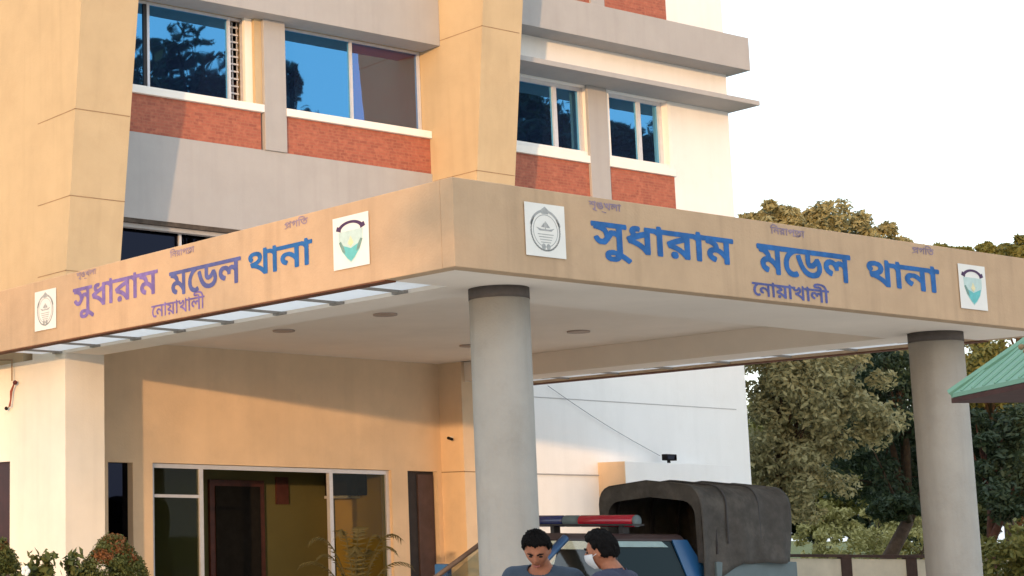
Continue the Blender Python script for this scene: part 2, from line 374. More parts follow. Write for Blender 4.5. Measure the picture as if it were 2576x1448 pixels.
MB().box(15.5, 16.2, YG+.4, YG+.42, 8.3, 8.838).build('red_curtain', M['maroon'], wn)
wn2 = window(16.45, X2-.01, 8.326, 9.74, YG, [17.99], M['blue_glass'], openings=(1,))
pane('pane', M['brown_base_glass'], wn2, 17.99, X2-.03, YG+.004, 8.336, 9.73)
window(12.9, X2-.01, 5.0, 6.2, YW+.2, [14.51, 15.4, 16.9, 18.2], M['dark_glass'])
# right wing
bmz = [(1320, 62), (1885, 172)]
XB = onY(1885, 130, YW-.42).x
MB().box(X2+.6, XB, YW-.42, YW+1.2, 10.36, 11.0).build('concrete_band', M['grey'], st, bevel=.006)
XS = onY(1912, 262, YW-.62).x
MB().box(X2+.6, XS, YW-.62, YW-.001, 9.63, 9.72).build('sunshade_slab', M['grey'], st, bevel=.006)
MB().box(XE+.001, XS, YW+.0, YW+1.4, 9.63, 9.72).build('sunshade_slab', M['grey'], st, bevel=.006)
XP0, XP1 = onY(1480, 300, YW-.05).x, onY(1528, 300, YW-.05).x
MB().box(XP0, XP1, YW-.06, YW-.001, 5.0, 9.628).build('pilaster', M['grey'], st, bevel=.006)
XR = onY(1697, 480, YW).x
MB().box(20.66, XP0-.002, YW-.012, YW-.001, 5.0, 8.20).build('brick_panel', M['brick'], st)
MB().box(XP1+.002, XR, YW-.012, YW-.001, 5.0, 8.20).build('brick_panel', M['brick'], st)
MB().box(20.62, XP0-.002, YW-.06, YW-.0015, 8.2, 8.335).build('sill', M['trim'], st, bevel=.008)
MB().box(XP1+.002, XR, YW-.06, YW-.0015, 8.2, 8.335).build('sill', M['trim'], st, bevel=.008)
window(W1[0], W1[1], W1[2]-.08, W1[3], YG-.06, [onY(1394, 300, YG-.06).x], M['blue_glass'], fw=.09)
window(W2[0], W2[1], W2[2]-.08, W2[3], YG-.06, [onY(1605, 320, YG-.06).x], M['blue_glass'], fw=.09)
MB().box(W2[1], W2[1]+.09, YW-.02, YW-.002, 8.34, 9.62).build('window_reveal', M['trim'], st)
# brick above the wing band
XA, XBk, XC = onY(1440, 0, YW).x, onY(1515, 10, YW).x, onY(1674, 30, YW).x
MB().box(X2+.7, onY(1480, 0, YW).x, YW-.012, YW-.001, 11.001, 11.6).build('brick_panel', M['brick'], st)
MB().box(onY(1480, 0, YW).x+.002, XBk-.002, YW-.05, YW-.001, 11.001, 12.6).build('pilaster', M['grey'], st)
MB().box(XBk, XC, YW-.012, YW-.001, 11.001, 11.6).build('brick_panel', M['brick'], st)
# small rendered block projecting from the white ground-floor wall
a0 = onY(1572, 1160, 19.5)
MB().box(a0.x, onY(1840, 1165, 19.5).x, 19.5, YW-.001, 0, a0.z).build('wall_block', M['white'], st, bevel=.006)
MB().box(a0.x-.012, a0.x-.001, 19.502, YW-.002, 0, a0.z-.002).build('wall_block_side', M['ochre'], st)
# hairline joint along the white wall and surface cables
MB().box(20.3, XE-.3, YW-.006, YW-.001, onY(1600, 1014, YW).z-.006, onY(1600, 1014, YW).z+.006).build('joint_groove', M['grey'], st)
MB().tube([(20.3, YW-.02, onY(1350, 1193, YW).z), (a0.x-.02, YW-.02, onY(1548, 1197, YW).z)], .012, 6).build('conduit', M['grey'], st)

# entrance glazing and the room behind it
ent = MB()
for xx in (GLZ[0]+.03, 14.76, 17.245, GLZ[1]-.03): ent.box(xx-.035, xx+.035, YW+.06, YW+.13, 0, 2.665)
for x0_, x1_ in ((GLZ[0]+.07, 14.72),): ent.box(x0_, x1_, YW+.065, YW+.125, 2.17, 2.215)
ent.box(GLZ[0]+.06, GLZ[1]-.06, YW+.062, YW+.128, 2.60, 2.664)
en = ent.build('entrance_screen', M['alu'], st)
pane('pane', M['clear_glass'], en, GLZ[0]+.06, 14.73, YW+.09, .02, 2.62)
pane('pane', M['clear_glass'], en, 17.28, GLZ[1]-.06, YW+.09, .02, 2.62)
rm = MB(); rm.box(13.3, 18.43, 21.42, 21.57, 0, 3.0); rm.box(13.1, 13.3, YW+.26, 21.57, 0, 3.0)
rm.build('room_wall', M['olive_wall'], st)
MB().box(18.43, 18.6, YW+.26, 21.57, 0, 3.0).build('room_wall', M['yellow_wall'], st)
MB().box(13.1, 18.6, YW+.26, 21.57, 3.0, 3.15).build('room_ceiling', M['soffit'], st)
MB().box(13.1, 18.6, YW+.26, 21.57, 0, .02).build('room_floor', M['paving'], st)
DX0, DX1 = onY(525, 1300, 21.4).x, onY(662, 1300, 21.4).x
dr = MB(); dr.box(DX0, DX1, 21.36, 21.419, 0, 2.50); d_ = dr.build('door', M['door_wood'], st)
MB().box(DX0+.1, DX1-.1, 21.34, 21.359, .1, 2.4).build('door_leaf', M['black'], d_)
MB().box(onY(694, 1230, 21.4).x, onY(724, 1230, 21.4).x, 21.38, 21.419, onY(700, 1268, 21.4).z, onY(700, 1200, 21.4).z).build('wall_picture', M['door_wood'], st)
pane('pane', M['dark_glass'], st, NICHE[0], NICHE[1], YW+.14, NICHE[2], NICHE[3])
dw = pane('dark_door', M['dark_frame'], st, DARKW[0], DARKW[1], YW+.10, 0, 2.67)
MB().box(19.05, DARKW[1]-.03, YW+.07, YW+.099, 0, 2.62).build('door_leaf', mat('dark_maroon_door', (.075, .05, .052), .5, .2, 5), dw)
fr = MB(); fr.box(X1+.05, X1+.09, SLOT[0], SLOT[1], SLOT[2], SLOT[3]); fr.build('pane', mat('dark_maroon_pane', (.04, .012, .012), .4, .2, 6), st)

# ------------------------------------------------------------------ canopy
CX0, CX1, CY0, CZ0, CZ1 = 11.03, 20.88, 11.083, 4.10, 4.943
cy1 = YW-.002
cb = MB()
cb.box(CX0, CX1, CY0, CY0+.16, CZ0, CZ1)                                    # front fascia
cb.box(CX0, CX0+.16, CY0+.16, YW+6.0, CZ0, CZ1)                               # left fascia runs on along the building's side
cb.box(CX1-.16, CX1, CY0+.16, cy1, CZ0, CZ1)
can = cb.build('canopy', M['tan_dark'], st, bevel=.008)
M['underside_shade'] = mat('red_brown_underside_shade', (.14, .055, .03), .85, .25, 6)  # added strips darken the fascia undersides, shade put into the colour
MB().box(CX0+.004, CX0+.15, 12.02, YW+6.0, CZ0-.014, CZ0-.001).build('dark_edge', M['underside_shade'], can)
MB().box(CX1-.15, CX1-.004, 12.02, cy1, CZ0-.014, CZ0-.001).build('dark_edge', M['underside_shade'], can)
sb = MB()
BX0, BX1 = 11.87, 20.18
sb.box(BX0, 12.45, CY0+.16, cy1, CZ0, CZ1-.05); sb.box(19.58, BX1, CY0+.16, cy1, CZ0, CZ1-.05)       # edge beams
sb.box(12.45, 19.58, CY0+.16, 12.5, CZ0, CZ1-.05)
sb.box(12.45, 19.58, 12.5, cy1, 4.42, CZ1-.05)                                                       # ceiling slab
sb.box(CX0+.16, BX0, CY0+.16, 12.05, CZ0, CZ1-.05); sb.box(BX1, CX1-.16, CY0+.16, 12.05, CZ0, CZ1-.05)
sb.build('soffit', M['soffit'], can)
M['fin'] = mat('grey_fin_paint', (.30, .27, .24), .8, .06, 5)
M['sheet'] = bpy.data.materials.new('white_translucent_sheet'); M['sheet'].use_nodes = True
_n = M['sheet'].node_tree.nodes; _l = M['sheet'].node_tree.links; _t = _n.new('ShaderNodeBsdfTranslucent'); _no = _n.new('ShaderNodeTexNoise'); _no.inputs['Scale'].default_value = 1.5
_cr = _n.new('ShaderNodeValToRGB'); _cr.color_ramp.elements[0].color = (.93, .93, .92, 1); _cr.color_ramp.elements[1].color = (.97, .97, .97, 1)
_l.new(_no.outputs['Fac'], _cr.inputs[0]); _l.new(_cr.outputs[0], _t.inputs[0]); _mi = _n.new('ShaderNodeMixShader'); _mi.inputs[0].default_value = .97
_l.new(_cr.outputs[0], _n['Principled BSDF'].inputs['Base Color'])
_l.new(_n['Principled BSDF'].outputs[0], _mi.inputs[1]); _l.new(_t.outputs[0], _mi.inputs[2]); _l.new(_mi.outputs[0], _n['Material Output'].inputs[0])
for xa_, xb_ in ((CX0+.161, BX0-.001), (BX1+.001, CX1-.161)):
    MB().box(CX0+.1605, CX0+.165, 12.06, YW-.15, CZ0+.042, CZ1-.06).build('bounce_lining', M['trim'], can) if xa_ < 15 else MB().box(CX1-.165, CX1-.1605, 12.06, YW-.15, CZ0+.042, CZ1-.06).build('bounce_lining', M['trim'], can)  # white lining added to bounce sky light onto the sheet
    MB().add([(xa_, 12.06, CZ0+.04), (xb_, 12.06, CZ0+.04), (xb_, YW-.15, CZ0+.04), (xa_, YW-.15, CZ0+.04)], [(0, 1, 2, 3)]).build('skylight_sheet', M['sheet'], can)
    MB().box(BX0-.004, BX0-.0005, 12.06, YW-.15, CZ0+.042, CZ1-.06).build('bounce_lining', M['trim'], can) if xa_ < 15 else MB().box(BX1+.0005, BX1+.004, 12.06, YW-.15, CZ0+.042, CZ1-.06).build('bounce_lining', M['trim'], can)
for k in range(8):
    y = 12.68+k*.965
    if y < YW-.1:
        MB().box(CX0+.161, BX0-.005, y-.014, y+.014, CZ0+.012, CZ0+.039).build('fin', M['fin'], can)
        MB().box(BX1+.005, CX1-.161, y-.014, y+.014, CZ0+.012, CZ0+.039).build('fin', M['fin'], can)
        MB().box(BX0-.06, BX0-.005, y-.09, y+.09, CZ0+.002, CZ0+.029).build('fin_bracket', M['fin'], can)
        MB().box(BX1+.005, BX1+.06, y-.09, y+.09, CZ0+.002, CZ0+.029).build('fin_bracket', M['fin'], can)
for x in (14.45, 17.9):
    for y in (13.75, 15.75, 17.75):
        b = MB(); b.tube([(x, y, 4.40), (x, y, 4.419)], .15, 20); l_ = b.build('ceiling_light', mat('brown_light_rim', (.40, .31, .26), .6, .1, 6) if 'rim' not in M else M['rim'], can); M['rim'] = l_.data.materials[0]
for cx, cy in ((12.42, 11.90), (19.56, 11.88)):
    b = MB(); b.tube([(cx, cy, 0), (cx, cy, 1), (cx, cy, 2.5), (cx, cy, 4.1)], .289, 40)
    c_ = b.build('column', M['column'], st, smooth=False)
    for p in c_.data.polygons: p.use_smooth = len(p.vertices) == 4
    b = MB(); b.tube([(cx, cy, 3.985), (cx, cy, 4.099)], .2925, 40); k_ = b.build('collar', M['collar'], c_)  # dark ring added for the shade at the column top
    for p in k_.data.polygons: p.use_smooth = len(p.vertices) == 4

# lettering: real words laid on the two fascias, 4 mm proud
def glyph_loops(body):
    cu = bpy.data.curves.new('t', 'FONT'); cu.body = body
    o = bpy.data.objects.new('t', cu); COL.objects.link(o); bpy.context.view_layer.update()
    dg = bpy.context.evaluated_depsgraph_get(); c2 = o.evaluated_get(dg).to_curve(dg); loops = []
    for sp in c2.splines:
        P = []
        bp = sp.bezier_points; n = len(bp)
        for i in range(n):
            p0, p1 = bp[i], bp[(i+1) % n]
            for t in (0, .2, .4, .6, .8):
                u = 1-t; q = p0.co*u**3+p0.handle_right*(3*u*u*t)+p1.handle_left*(3*u*t*t)+p1.co*t**3; P.append((q.x, q.y))
        if len(P) > 2: loops.append(np.array(P))
    o.evaluated_get(dg).to_curve_clear(); bpy.data.objects.remove(o)
    return loops
def lettering(body, face, u0, u1, z0, z1, m, fat=.012, label=None, slant=0.0):
    L = glyph_loops(body); allp = np.vstack(L); lo, hi = allp.min(0), allp.max(0)
    wd, ht = abs(u1-u0), z1-z0; cs = .004 if wd > 1.2 or ht > .25 else .0035
    pad = int(math.ceil(fat/cs))+1
    nx, nz = int((wd-2*fat)/cs)+1, int((ht-2*fat)/cs)+1
    wind = np.zeros((nz+2*pad, nx+2*pad), np.int32); xs = (np.arange(nx+2*pad)-pad+.5)*cs
    for P in L:
        q = (P-lo)/(hi-lo)*np.array([wd-2*fat, ht-2*fat]); r_ = np.roll(q, -1, 0)
        for (x0, y0), (x1, y1) in zip(q, r_):
            if y0 == y1: continue
            sg = 1 if y1 > y0 else -1; ya, yb = min(y0, y1), max(y0, y1)
            for j in range(max(0, int(math.ceil(ya/cs-.5))), min(nz-1, int(math.ceil(yb/cs-.5))-1)+1):
                x = x0+(x1-x0)*(((j+.5)*cs)-y0)/(y1-y0)
                wind[j+pad, xs > x] += sg
    A = wind != 0; k = int(round(fat/cs)); B = A.copy()
    for dx in range(-k, k+1):
        for dz in range(-k, k+1):
            if dx*dx+dz*dz*1.3 <= k*k+.5: B |= np.roll(np.roll(A, dx, 1), dz, 0)
    sg = 1 if u1 > u0 else -1; mb = MB()
    H, W_ = B.shape; nrng = np.random.default_rng(len(body)*7+int(u0*10))
    for j in range(H):
        row = B[j].astype(np.int8); d = np.diff(np.concatenate([[0], row, [0]])); st_, en_ = np.where(d == 1)[0], np.where(d == -1)[0]
        for a, e in zip(st_, en_):
            ua, ub = u0+sg*((a-pad)*cs+fat+nrng.uniform(-.0015, .0015)), u0+sg*((e-pad)*cs+fat+nrng.uniform(-.0015, .0015)); za = z0+(j-pad)*cs+fat; zb = za+cs*1.001
            q = [(ua, za), (ub, za), (ub, zb), (ua, zb)]
            if face == 'L': mb.add([(CX0-.004, y, z) for y, z in q], [(0, 1, 2, 3)])
            else: mb.add([(x, CY0-.004, z) for x, z in q], [(0, 1, 2, 3)])
    return mb.build('lettering', m, can, label=label)
BIG = [('\u09b8\u09c1\u09a7\u09be\u09b0\u09be\u09ae', 0), ('\u09ae\u09c7\u09a1\u09b2', 1), ('\u09a5\u09be\u09a8\u09be', 2)]
RX = [(12.83, 14.92, 4.31, 4.735), (15.28, 16.83, 4.375, 4.70), (17.10, 18.41, 4.39, 4.70)]
LY = [(17.72, 15.83, 4.32, 4.76), (15.60, 14.25, 4.36, 4.66), (14.12, 13.06, 4.40, 4.69)]
for (t, i) in BIG:
    lettering(t, 'R', *RX[i], M['blue_letter'], .017, 'blue painted word')
    lettering(t, 'L', *LY[i], [M['violet_letter'], M['navy_letter'], M['blue_letter']][i], .011, 'violet blue painted word')
NOA = '\u09c7\u09a8\u09be\u09df\u09be\u0996\u09be\u09b2\u09c0'
lettering(NOA, 'R', 15.17, 16.42, 4.135, 4.345, M['navy_letter'], .0075, 'small navy painted word')
lettering(NOA, 'L', 15.97, 14.92, 4.16, 4.37, M['violet_letter'], .0035, 'small violet painted word')
def strokes(face, u0, u1, z0, z1, lines, m, wd=.012):
    """hand-brushed small motto words: strokes given in a 0..1 box"""
    b = MB(); s_ = 1 if u1 > u0 else -1
    for ln in lines:
        for (a, c) in zip(ln[:-1], ln[1:]):
            p = Vector((u0+(u1-u0)*a[0], z0+(z1-z0)*a[1])); q = Vector((u0+(u1-u0)*c[0], z0+(z1-z0)*c[1]))
            d = (q-p).normalized()*wd/2; nn = Vector((-d.y, d.x))
            pts = [p-d*.6-nn, q+d*.6-nn, q+d*.6+nn, p-d*.6+nn]
            if face == 'L': vs = [(CX0-.004, x.x, x.y) for x in pts]; b.add(vs, [(3, 2, 1, 0)])
            else: vs = [(x.x, CY0-.004, x.y) for x in pts]; b.add(vs, [(0, 1, 2, 3)])
    return b.build('lettering', m, can, label='faint small motto word')
SHR, NIR, PRG = '\u09b6\u09c3\u0999\u0996\u09b2\u09be', '\u09bf\u09a8\u09b0\u09be\u09aa\u09a4\u09be', '\u09aa\u0997\u09bf\u09a4'
TT = [[(.70, .12), (.76, .02), (.86, .10), (.84, .30)]]; RA = [[(.02, .02), (.20, .22)]]; KH = [[(.40, .05), (.52, .0)]]
for (u0, u1, zc, W_, X_) in ((12.82, 13.27, 4.855, SHR, KH), (15.52, 16.08, 4.875, NIR, TT), (17.94, 18.34, 4.875, PRG, RA)):
    lettering(W_, 'R', u0, u1, zc-.055, zc+.05, M['faint_letter'], .0035, 'small faint motto word'); strokes('R', u0, u1, zc-.055, zc+.05, X_, M['faint_letter'], .010)
for (u0, u1, zc, W_, X_) in ((17.63, 17.17, 4.88, SHR, KH), (15.58, 15.10, 4.88, NIR, TT), (13.50, 13.12, 4.885, PRG, RA)):
    lettering(W_, 'L', u0, u1, zc-.055, zc+.045, M['faint_letter'], .0035, 'small faint motto word'); strokes('L', u0, u1, zc-.055, zc+.045, X_, M['faint_letter'], .010)

# emblem boards fixed to the fascias
def board(face, u0, u1, z0, z1, kind, label):
    t = 1 if face == 'R' else 0
    uc = (u0+u1)/2; zc = (z0+z1)/2; hw = abs(u1-u0)/2; hh = (z1-z0)/2; sg = 1 if u1 > u0 else -1
    loc = (uc, CY0-.02, z0) if t else (CX0-.02, uc, z0)
    o = thing('emblem_board', loc, label, 'sign board', 'emblem boards on the canopy')
    def P(x, y, d): return (uc+sg*x*hw, CY0-.001-d, zc+y*hh) if t else (CX0-.001-d, uc+sg*x*hw, zc+y*hh)
    def poly(pts, d): 
        b = MB(); n = len(pts); k = list(range(n)); a = [P(x, y, d) for x, y in pts]; c = [P(x, y, d-.004) for x, y in pts]
        return b.hexa(c, a)
    def rng_(cx, cy, rx, ry, d, m, wdt, a0=0, a1=360, n=36, name='ring'):
        b = MB()
        for i in range(n):
            q = [R(a0+(a1-a0)*i/n), R(a0+(a1-a0)*(i+1)/n)]
            b.add([P(cx+rr*rx*math.cos(an), cy+rr*ry*math.sin(an), d) for an, rr in ((q[0], 1-wdt), (q[1], 1-wdt), (q[1], 1), (q[0], 1))], [(0, 1, 2, 3)])
        return b
    poly([(-1, -1), (1, -1), (1, 1), (-1, 1)], .012).build('panel', M['paper'], o)
    if kind == 'seal':
        rg = rng_(0, -.02, .80, .80, .0135, M['emblem_grey'], .12, 15, 165)
        r3 = rng_(0, -.02, .62, .62, .0135, M['emblem_grey'], .045); r3.build('inner_ring', M['emblem_grey'], o)
        for k in range(26):                                           # leafy wreath of short strokes round the lower half
            an = R(150+240*k/25); c_, s_ = math.cos(an), math.sin(an)
            for dv in (.25, -.25):
                a = (.70*c_, -.02+.72*s_); b_ = (a[0]+.12*math.cos(an+dv*5), a[1]+.12*math.sin(an+dv*5))
                d = Vector((b_[0]-a[0], b_[1]-a[1])).normalized()*.020; nn = Vector((-d.y, d.x))
                rg.add([P(a[0]-nn.x, a[1]-nn.y, .0135), P(b_[0]-nn.x, b_[1]-nn.y, .0135), P(b_[0]+nn.x, b_[1]+nn.y, .0135), P(a[0]+nn.x, a[1]+nn.y, .0135)], [(0, 1, 2, 3)])
        rg.build('wreath', M['emblem_grey'], o)
        tp = poly([(-.16, .62), (.16, .62), (.2, .76), (0, .9), (-.2, .76)], .014); tp.build('crest', M['emblem_grey'], o)
        bt = poly([(-.46, .10), (-.3, -.02), (.3, -.02), (.46, .10), (.2, .04), (-.2, .04)], .014)
        bt.add([P(-.02, .04, .014), P(.02, .04, .014), P(.02, .34, .014), P(-.02, .34, .014)], [(0, 1, 2, 3)])
        bt.add([P(.04, .1, .014), P(.24, .1, .014), P(.04, .32, .014)], [(0, 1, 2)]); bt.add([P(-.04, .1, .014), P(-.22, .12, .014), P(-.04, .30, .014)], [(0, 1, 2)])
        for k in range(4): bt.add([P(-.4+.05*k, -.14-.1*k, .014), P(.4-.05*k, -.14-.1*k, .014), P(.4-.05*k, -.17-.1*k, .014), P(-.4+.05*k, -.17-.1*k, .014)], [(0, 1, 2, 3)])
        for sx in (-1, 1):
            bt.hexa([P(sx*.12+.1*math.cos(q*PI/4), -.62+.12*math.sin(q*PI/4), .012) for q in range(8)], [P(sx*.12+.1*math.cos(q*PI/4), -.62+.12*math.sin(q*PI/4), .0145) for q in range(8)])
        bt.build('boat_device', M['emblem_grey'], o)
    else:
        sh = [(-.68, .42), (.68, .42), (.66, .0), (.5, -.35), (.22, -.66), (0, -.82), (-.22, -.66), (-.5, -.35), (-.66, .0)]
        poly(sh, .0135).build('shield', M['emblem_pale'], o)
        te = [(-.56, -.08), (-.3, -.16), (0, -.26), (.3, -.16), (.56, -.08), (.46, -.35), (.2, -.62), (0, -.76), (-.2, -.62), (-.46, -.35)]
        poly(te, .015).build('shield_base', M['emblem_teal'], o)
        lf = poly([(-.66, .02), (-.55, .06), (-.38, -.18), (-.3, -.45), (-.48, -.33)], .0155); 
        if sg > 0 and not t or not t: poly([(.66, .02), (.48, -.33), (.3, -.42), (.38, -.18), (.55, .06)][::-1], .0155).build('leaf_spray', M['emblem_green'], o)
        lf.build('leaf_spray', M['emblem_green'], o)
        poly([(0, .2), (.16, -.06), (0, -.2), (-.16, -.06)], .0158).build('lily_device', M['emblem_yellow'], o)
        ar = rng_(0, .40, .78, .40, .0145, M['emblem_dark'], .26, 25, 155, 20)
        ar.hexa([P(x, y, .0119) for x, y in ((-.82, .50), (-.56, .42), (-.52, .58), (-.74, .66))], [P(x, y, .0149) for x, y in ((-.82, .50), (-.56, .42), (-.52, .58), (-.74, .66))])
        ar.hexa([P(x, y, .0119) for x, y in ((.56, .42), (.82, .50), (.74, .66), (.52, .58))], [P(x, y, .0149) for x, y in ((.56, .42), (.82, .50), (.74, .66), (.52, .58))])
        ar.build('ribbon', M['emblem_dark'], o)
    return o
board('R', 11.935, 12.465, 4.285, 4.80, 'seal', 'white board with grey round seal at the canopy corner, beside the large blue word')
board('R', 18.76, 19.27, 4.255, 4.77, 'shield', 'white board with teal shield after the blue lettering, above the right-hand column')
board('L', 12.73, 12.205, 4.28, 4.81, 'shield', 'white board with pale teal shield on the sunlit canopy side, next to the corner')
board('L', 18.66, 18.12, 4.275, 4.80, 'seal', 'white board with faint grey seal at the far end of the sunlit canopy side')

# ------------------------------------------------------------------ small things on the building
def cable(name, pts, r_, m, label, cat): 
    b = MB().tube(pts, r_, 6); o = b.build(name, m); return tag(o, label, cat)
p0, p1 = onY(1378, 970, YW-.05), onY(1660, 1146, YW-.05)
pts = [p0.lerp(p1, t/8)-Vector((0, 0, .05*math.sin(PI*t/8))) for t in range(9)]
cable('overhead_cable', pts, .005, M['line'], 'thin grey cable running diagonally down the white wall to the small floodlight', 'cable')
fl = thing('floodlight', onY(1680, 1158, YW-.25), 'small dark floodlight standing on top of the low wall block', 'floodlight')
pz = onY(1680, 1160, YW-.25)
MB().box(pz.x-.13, pz.x+.13, pz.y-.09, pz.y+.02, a0.z+.06, a0.z+.17).build('housing', M['black'], fl, bevel=.01)
MB().box(pz.x-.02, pz.x+.02, pz.y-.04, pz.y, a0.z+.001, a0.z+.062).build('bracket', M['black'], fl)
MB().box(pz.x-.11, pz.x+.11, pz.y-.094, pz.y-.091, a0.z+.08, a0.z+.15).build('lens', M['dark_glass'], fl)
pc = onX(1131, 1104, X2-.08)
cc = thing('security_camera', pc, 'small dark security camera on the orange tower beneath the canopy', 'camera')
MB().tube([(X2-.001, pc.y, pc.z+.03), (X2-.06, pc.y, pc.z+.03)], .014, 8).build('mount', M['trim'], cc)
MB().tube([(X2-.05, pc.y+.06, pc.z+.02), (X2-.09, pc.y-.06, pc.z-.005)], .024, 12).build('body', M['black'], cc)
pc = onY(1188, 966, YW-.1)
cc = thing('ceiling_hook_lamp', pc, 'tiny dark lamp fixed high on the wall beside the near column', 'lamp')
MB().tube([(pc.x, YW-.001, pc.z+.02), (pc.x, YW-.10, pc.z)], .012, 8).build('arm', M['black'], cc)
MB().ball((pc.x, YW-.12, pc.z), .045).build('bulb_holder', M['black'], cc, smooth=True)
# hanging string ornament on the side wall
po = onX(30, 905, X1-.06)
og = thing('hanging_ornament', po, 'red and brown string ornament hanging from a wire on the cream side wall', 'ornament')
a_, b_, c_ = onX(30, 905, X1-.06), onX(31, 950, X1-.06), onX(38, 962, X1-.06)
MB().tube([onX(-40, 905, X1-.06), a_, onX(30, 958, X1-.06)], .012, 6).build('wire', M['groove'], og)
MB().ball(c_, .034).build('bead', M['maroon'], og, smooth=True)
rd = mat('red_thread', (.26, .07, .045), .7, .2, 9)
MB().tube([onX(35, 966, X1-.06), onX(28, 985, X1-.06), onX(27, 1005, X1-.06), onX(24, 1022, X1-.06)], [.012, .02, .012, .016], 8).build('tassel', rd, og)
MB().ball(onX(16, 1027, X1-.06), .028).build('bulb', M['black'], og, smooth=True)
MB().tube([onX(24, 1022, X1-.06), onX(16, 1027, X1-.06)], .006, 6).build('cord', M['groove'], og)
# air conditioner inside the entrance, on the yellow wall
pa = onX(885, 1220, 18.2)
ac = thing('air_conditioner', (18.3, pa.y, pa.z), 'dark air conditioner high on the room wall behind the right glass panel', 'air conditioner')
MB().box(18.2, 18.429, 20.62, 21.40, 2.28, 2.62).build('casing', M['black'], ac, bevel=.02)
MB().box(18.19, 18.428, 20.80, 21.40, 2.235, 2.278).build('louvre', M['alu'], ac)

#PART2
# ------------------------------------------------------------------ trees and plants
def leaf_mesh(name, m, parent, clusters, n_per, size, flat=.5, asp=.42, seed=1, org=None, hang=0.0):
    """many pointed leaves scattered in clusters (centre, radius)"""
    g = np.random.default_rng(seed); C_ = np.array([c[0] for c in clusters], float); Rr = np.array([c[1] for c in clusters], float)
    idx = np.repeat(np.arange(len(C_)), n_per); n = len(idx)
    d = g.normal(size=(n, 3)); d /= np.linalg.norm(d, axis=1)[:, None]; rad = g.random(n)**.45
    P = C_[idx]+d*(rad*Rr[idx])[:, None]*np.array([1, 1, .8])
    nrm = d*flat+g.normal(size=(n, 3))*.6+np.array([0, 0, .35]); nrm /= np.linalg.norm(nrm, axis=1)[:, None]
    t = g.normal(size=(n, 3))+np.array([0, 0, -hang]); t -= nrm*(t*nrm).sum(1)[:, None]; t /= np.linalg.norm(t, axis=1)[:, None]; b = np.cross(nrm, t)
    sz = size*(.55+.9*g.random(n))[:, None]
    V = np.empty((n, 4, 3)); V[:, 0] = P-t*sz*.5; V[:, 1] = P+b*sz*asp*.5-t*sz*.05+nrm*sz*.06; V[:, 2] = P+t*sz*.5; V[:, 3] = P-b*sz*asp*.5-t*sz*.05+nrm*sz*.06
    o = ORG.get(parent.name, Vector()) if parent else Vector()
    V = V.reshape(-1, 3)-np.array(o)
    me = bpy.data.meshes.new(name); me.vertices.add(n*4); me.vertices.foreach_set('co', V.ravel())
    me.loops.add(n*4); me.loops.foreach_set('vertex_index', np.arange(n*4, dtype=np.int32)); me.polygons.add(n)
    me.polygons.foreach_set('loop_start', np.arange(0, n*4, 4, dtype=np.int32)); me.update(calc_edges=True)
    return link(name, me, m, parent)
def blob(c, r_, k, g, sq=(1, 1, 1), rr=(.25, .45), shell=.55):
    """k cluster balls spread through an ellipsoid, mostly near its surface"""
    out = []
    for _ in range(k):
        d = g.normal(size=3); d /= np.linalg.norm(d); q = (shell+(1-shell)*g.random()) if g.random() < .8 else g.random()
        out.append((np.array(c)+d*q*np.array(sq)*r_, r_*g.uniform(*rr)))
    return out
def tree(name, base, label, group, lumps, leaf, bark, n_per=70, size=.2, k=26, trunk_r=.16, fork=None, lean=(0, 0), seed=3, rr=(.22, .42), cat='tree'):
    g = np.random.default_rng(seed); o = thing(name, base, label, cat, group)
    cl = []
    for (c, r_, sq) in lumps: cl += blob(c, r_, k, g, sq, rr)
    B = Vector(base); tops = [Vector(l[0]) for l in lumps]
    top = sum(tops, Vector())/len(tops); mid = B+Vector((lean[0], lean[1], (top.z-B.z)*.45))
    tb = MB(); tb.tube([B, B.lerp(mid, .5)+Vector((.03, .02, 0)), mid], [trunk_r, trunk_r*.8, trunk_r*.65], 10)
    for t_ in tops:
        tb.tube([mid, mid.lerp(t_, .5)+Vector((.08, -.06, .1)), t_], [trunk_r*.55, trunk_r*.35, trunk_r*.12], 8)
    for (c, r_) in cl[::3]:
        s_ = min(tops, key=lambda q: (q-Vector(c)).length); tb.tube([mid.lerp(s_, .6), mid.lerp(s_, .6).lerp(Vector(c), .55)+Vector((0, 0, .08)), Vector(c)], [trunk_r*.2, trunk_r*.12, trunk_r*.04], 5)
    tb.build('trunk', bark, o, smooth=True)
    leaf_mesh('crown', leaf, o, cl, n_per, size, seed=seed)
    return o
def gnd(p): return (p.x, p.y, 0)
tree('tan_leaf_tree', gnd(at(1965, 1300, 32)), 'pale olive leafy tree right beside the end of the white wall', 'trees beyond the station',
     [(at(2010, 1040, 32), 1.2, (1, 1, 1.1)), (at(2110, 1020, 32), 1.0, (1, 1, 1.1)), (at(2060, 950, 31.5), 1.1, (1.1, 1, 1)), (at(1945, 960, 32), .8, (.9, 1, 1.2)), (at(2000, 800, 32), 1.3, (1, 1, 1)), (at(1955, 1180, 32), .75, (.8, 1, 1.3)), (at(2030, 1200, 32), .8, (1, 1, 1)), (at(2180, 800, 33), 1.1, (1.2, 1, .9)),
      (at(1885, 590, 32), .42, (1.1, 1, 1)), (at(1950, 575, 32), .5, (1.2, 1, 1)), (at(2030, 585, 32), .56, (1.1, 1, 1)), (at(2110, 590, 32.5), .62, (1.2, 1, .9)), (at(2190, 620, 33), .5, (1.3, 1, .9)), (at(2265, 642, 33), .42, (1.4, 1, .8)), (at(2315, 655, 33), .34, (1.4, 1, .7))], M['leaf_tan'], M['bark'], 190, .12, 22, .08, seed=5, rr=(.24, .42))
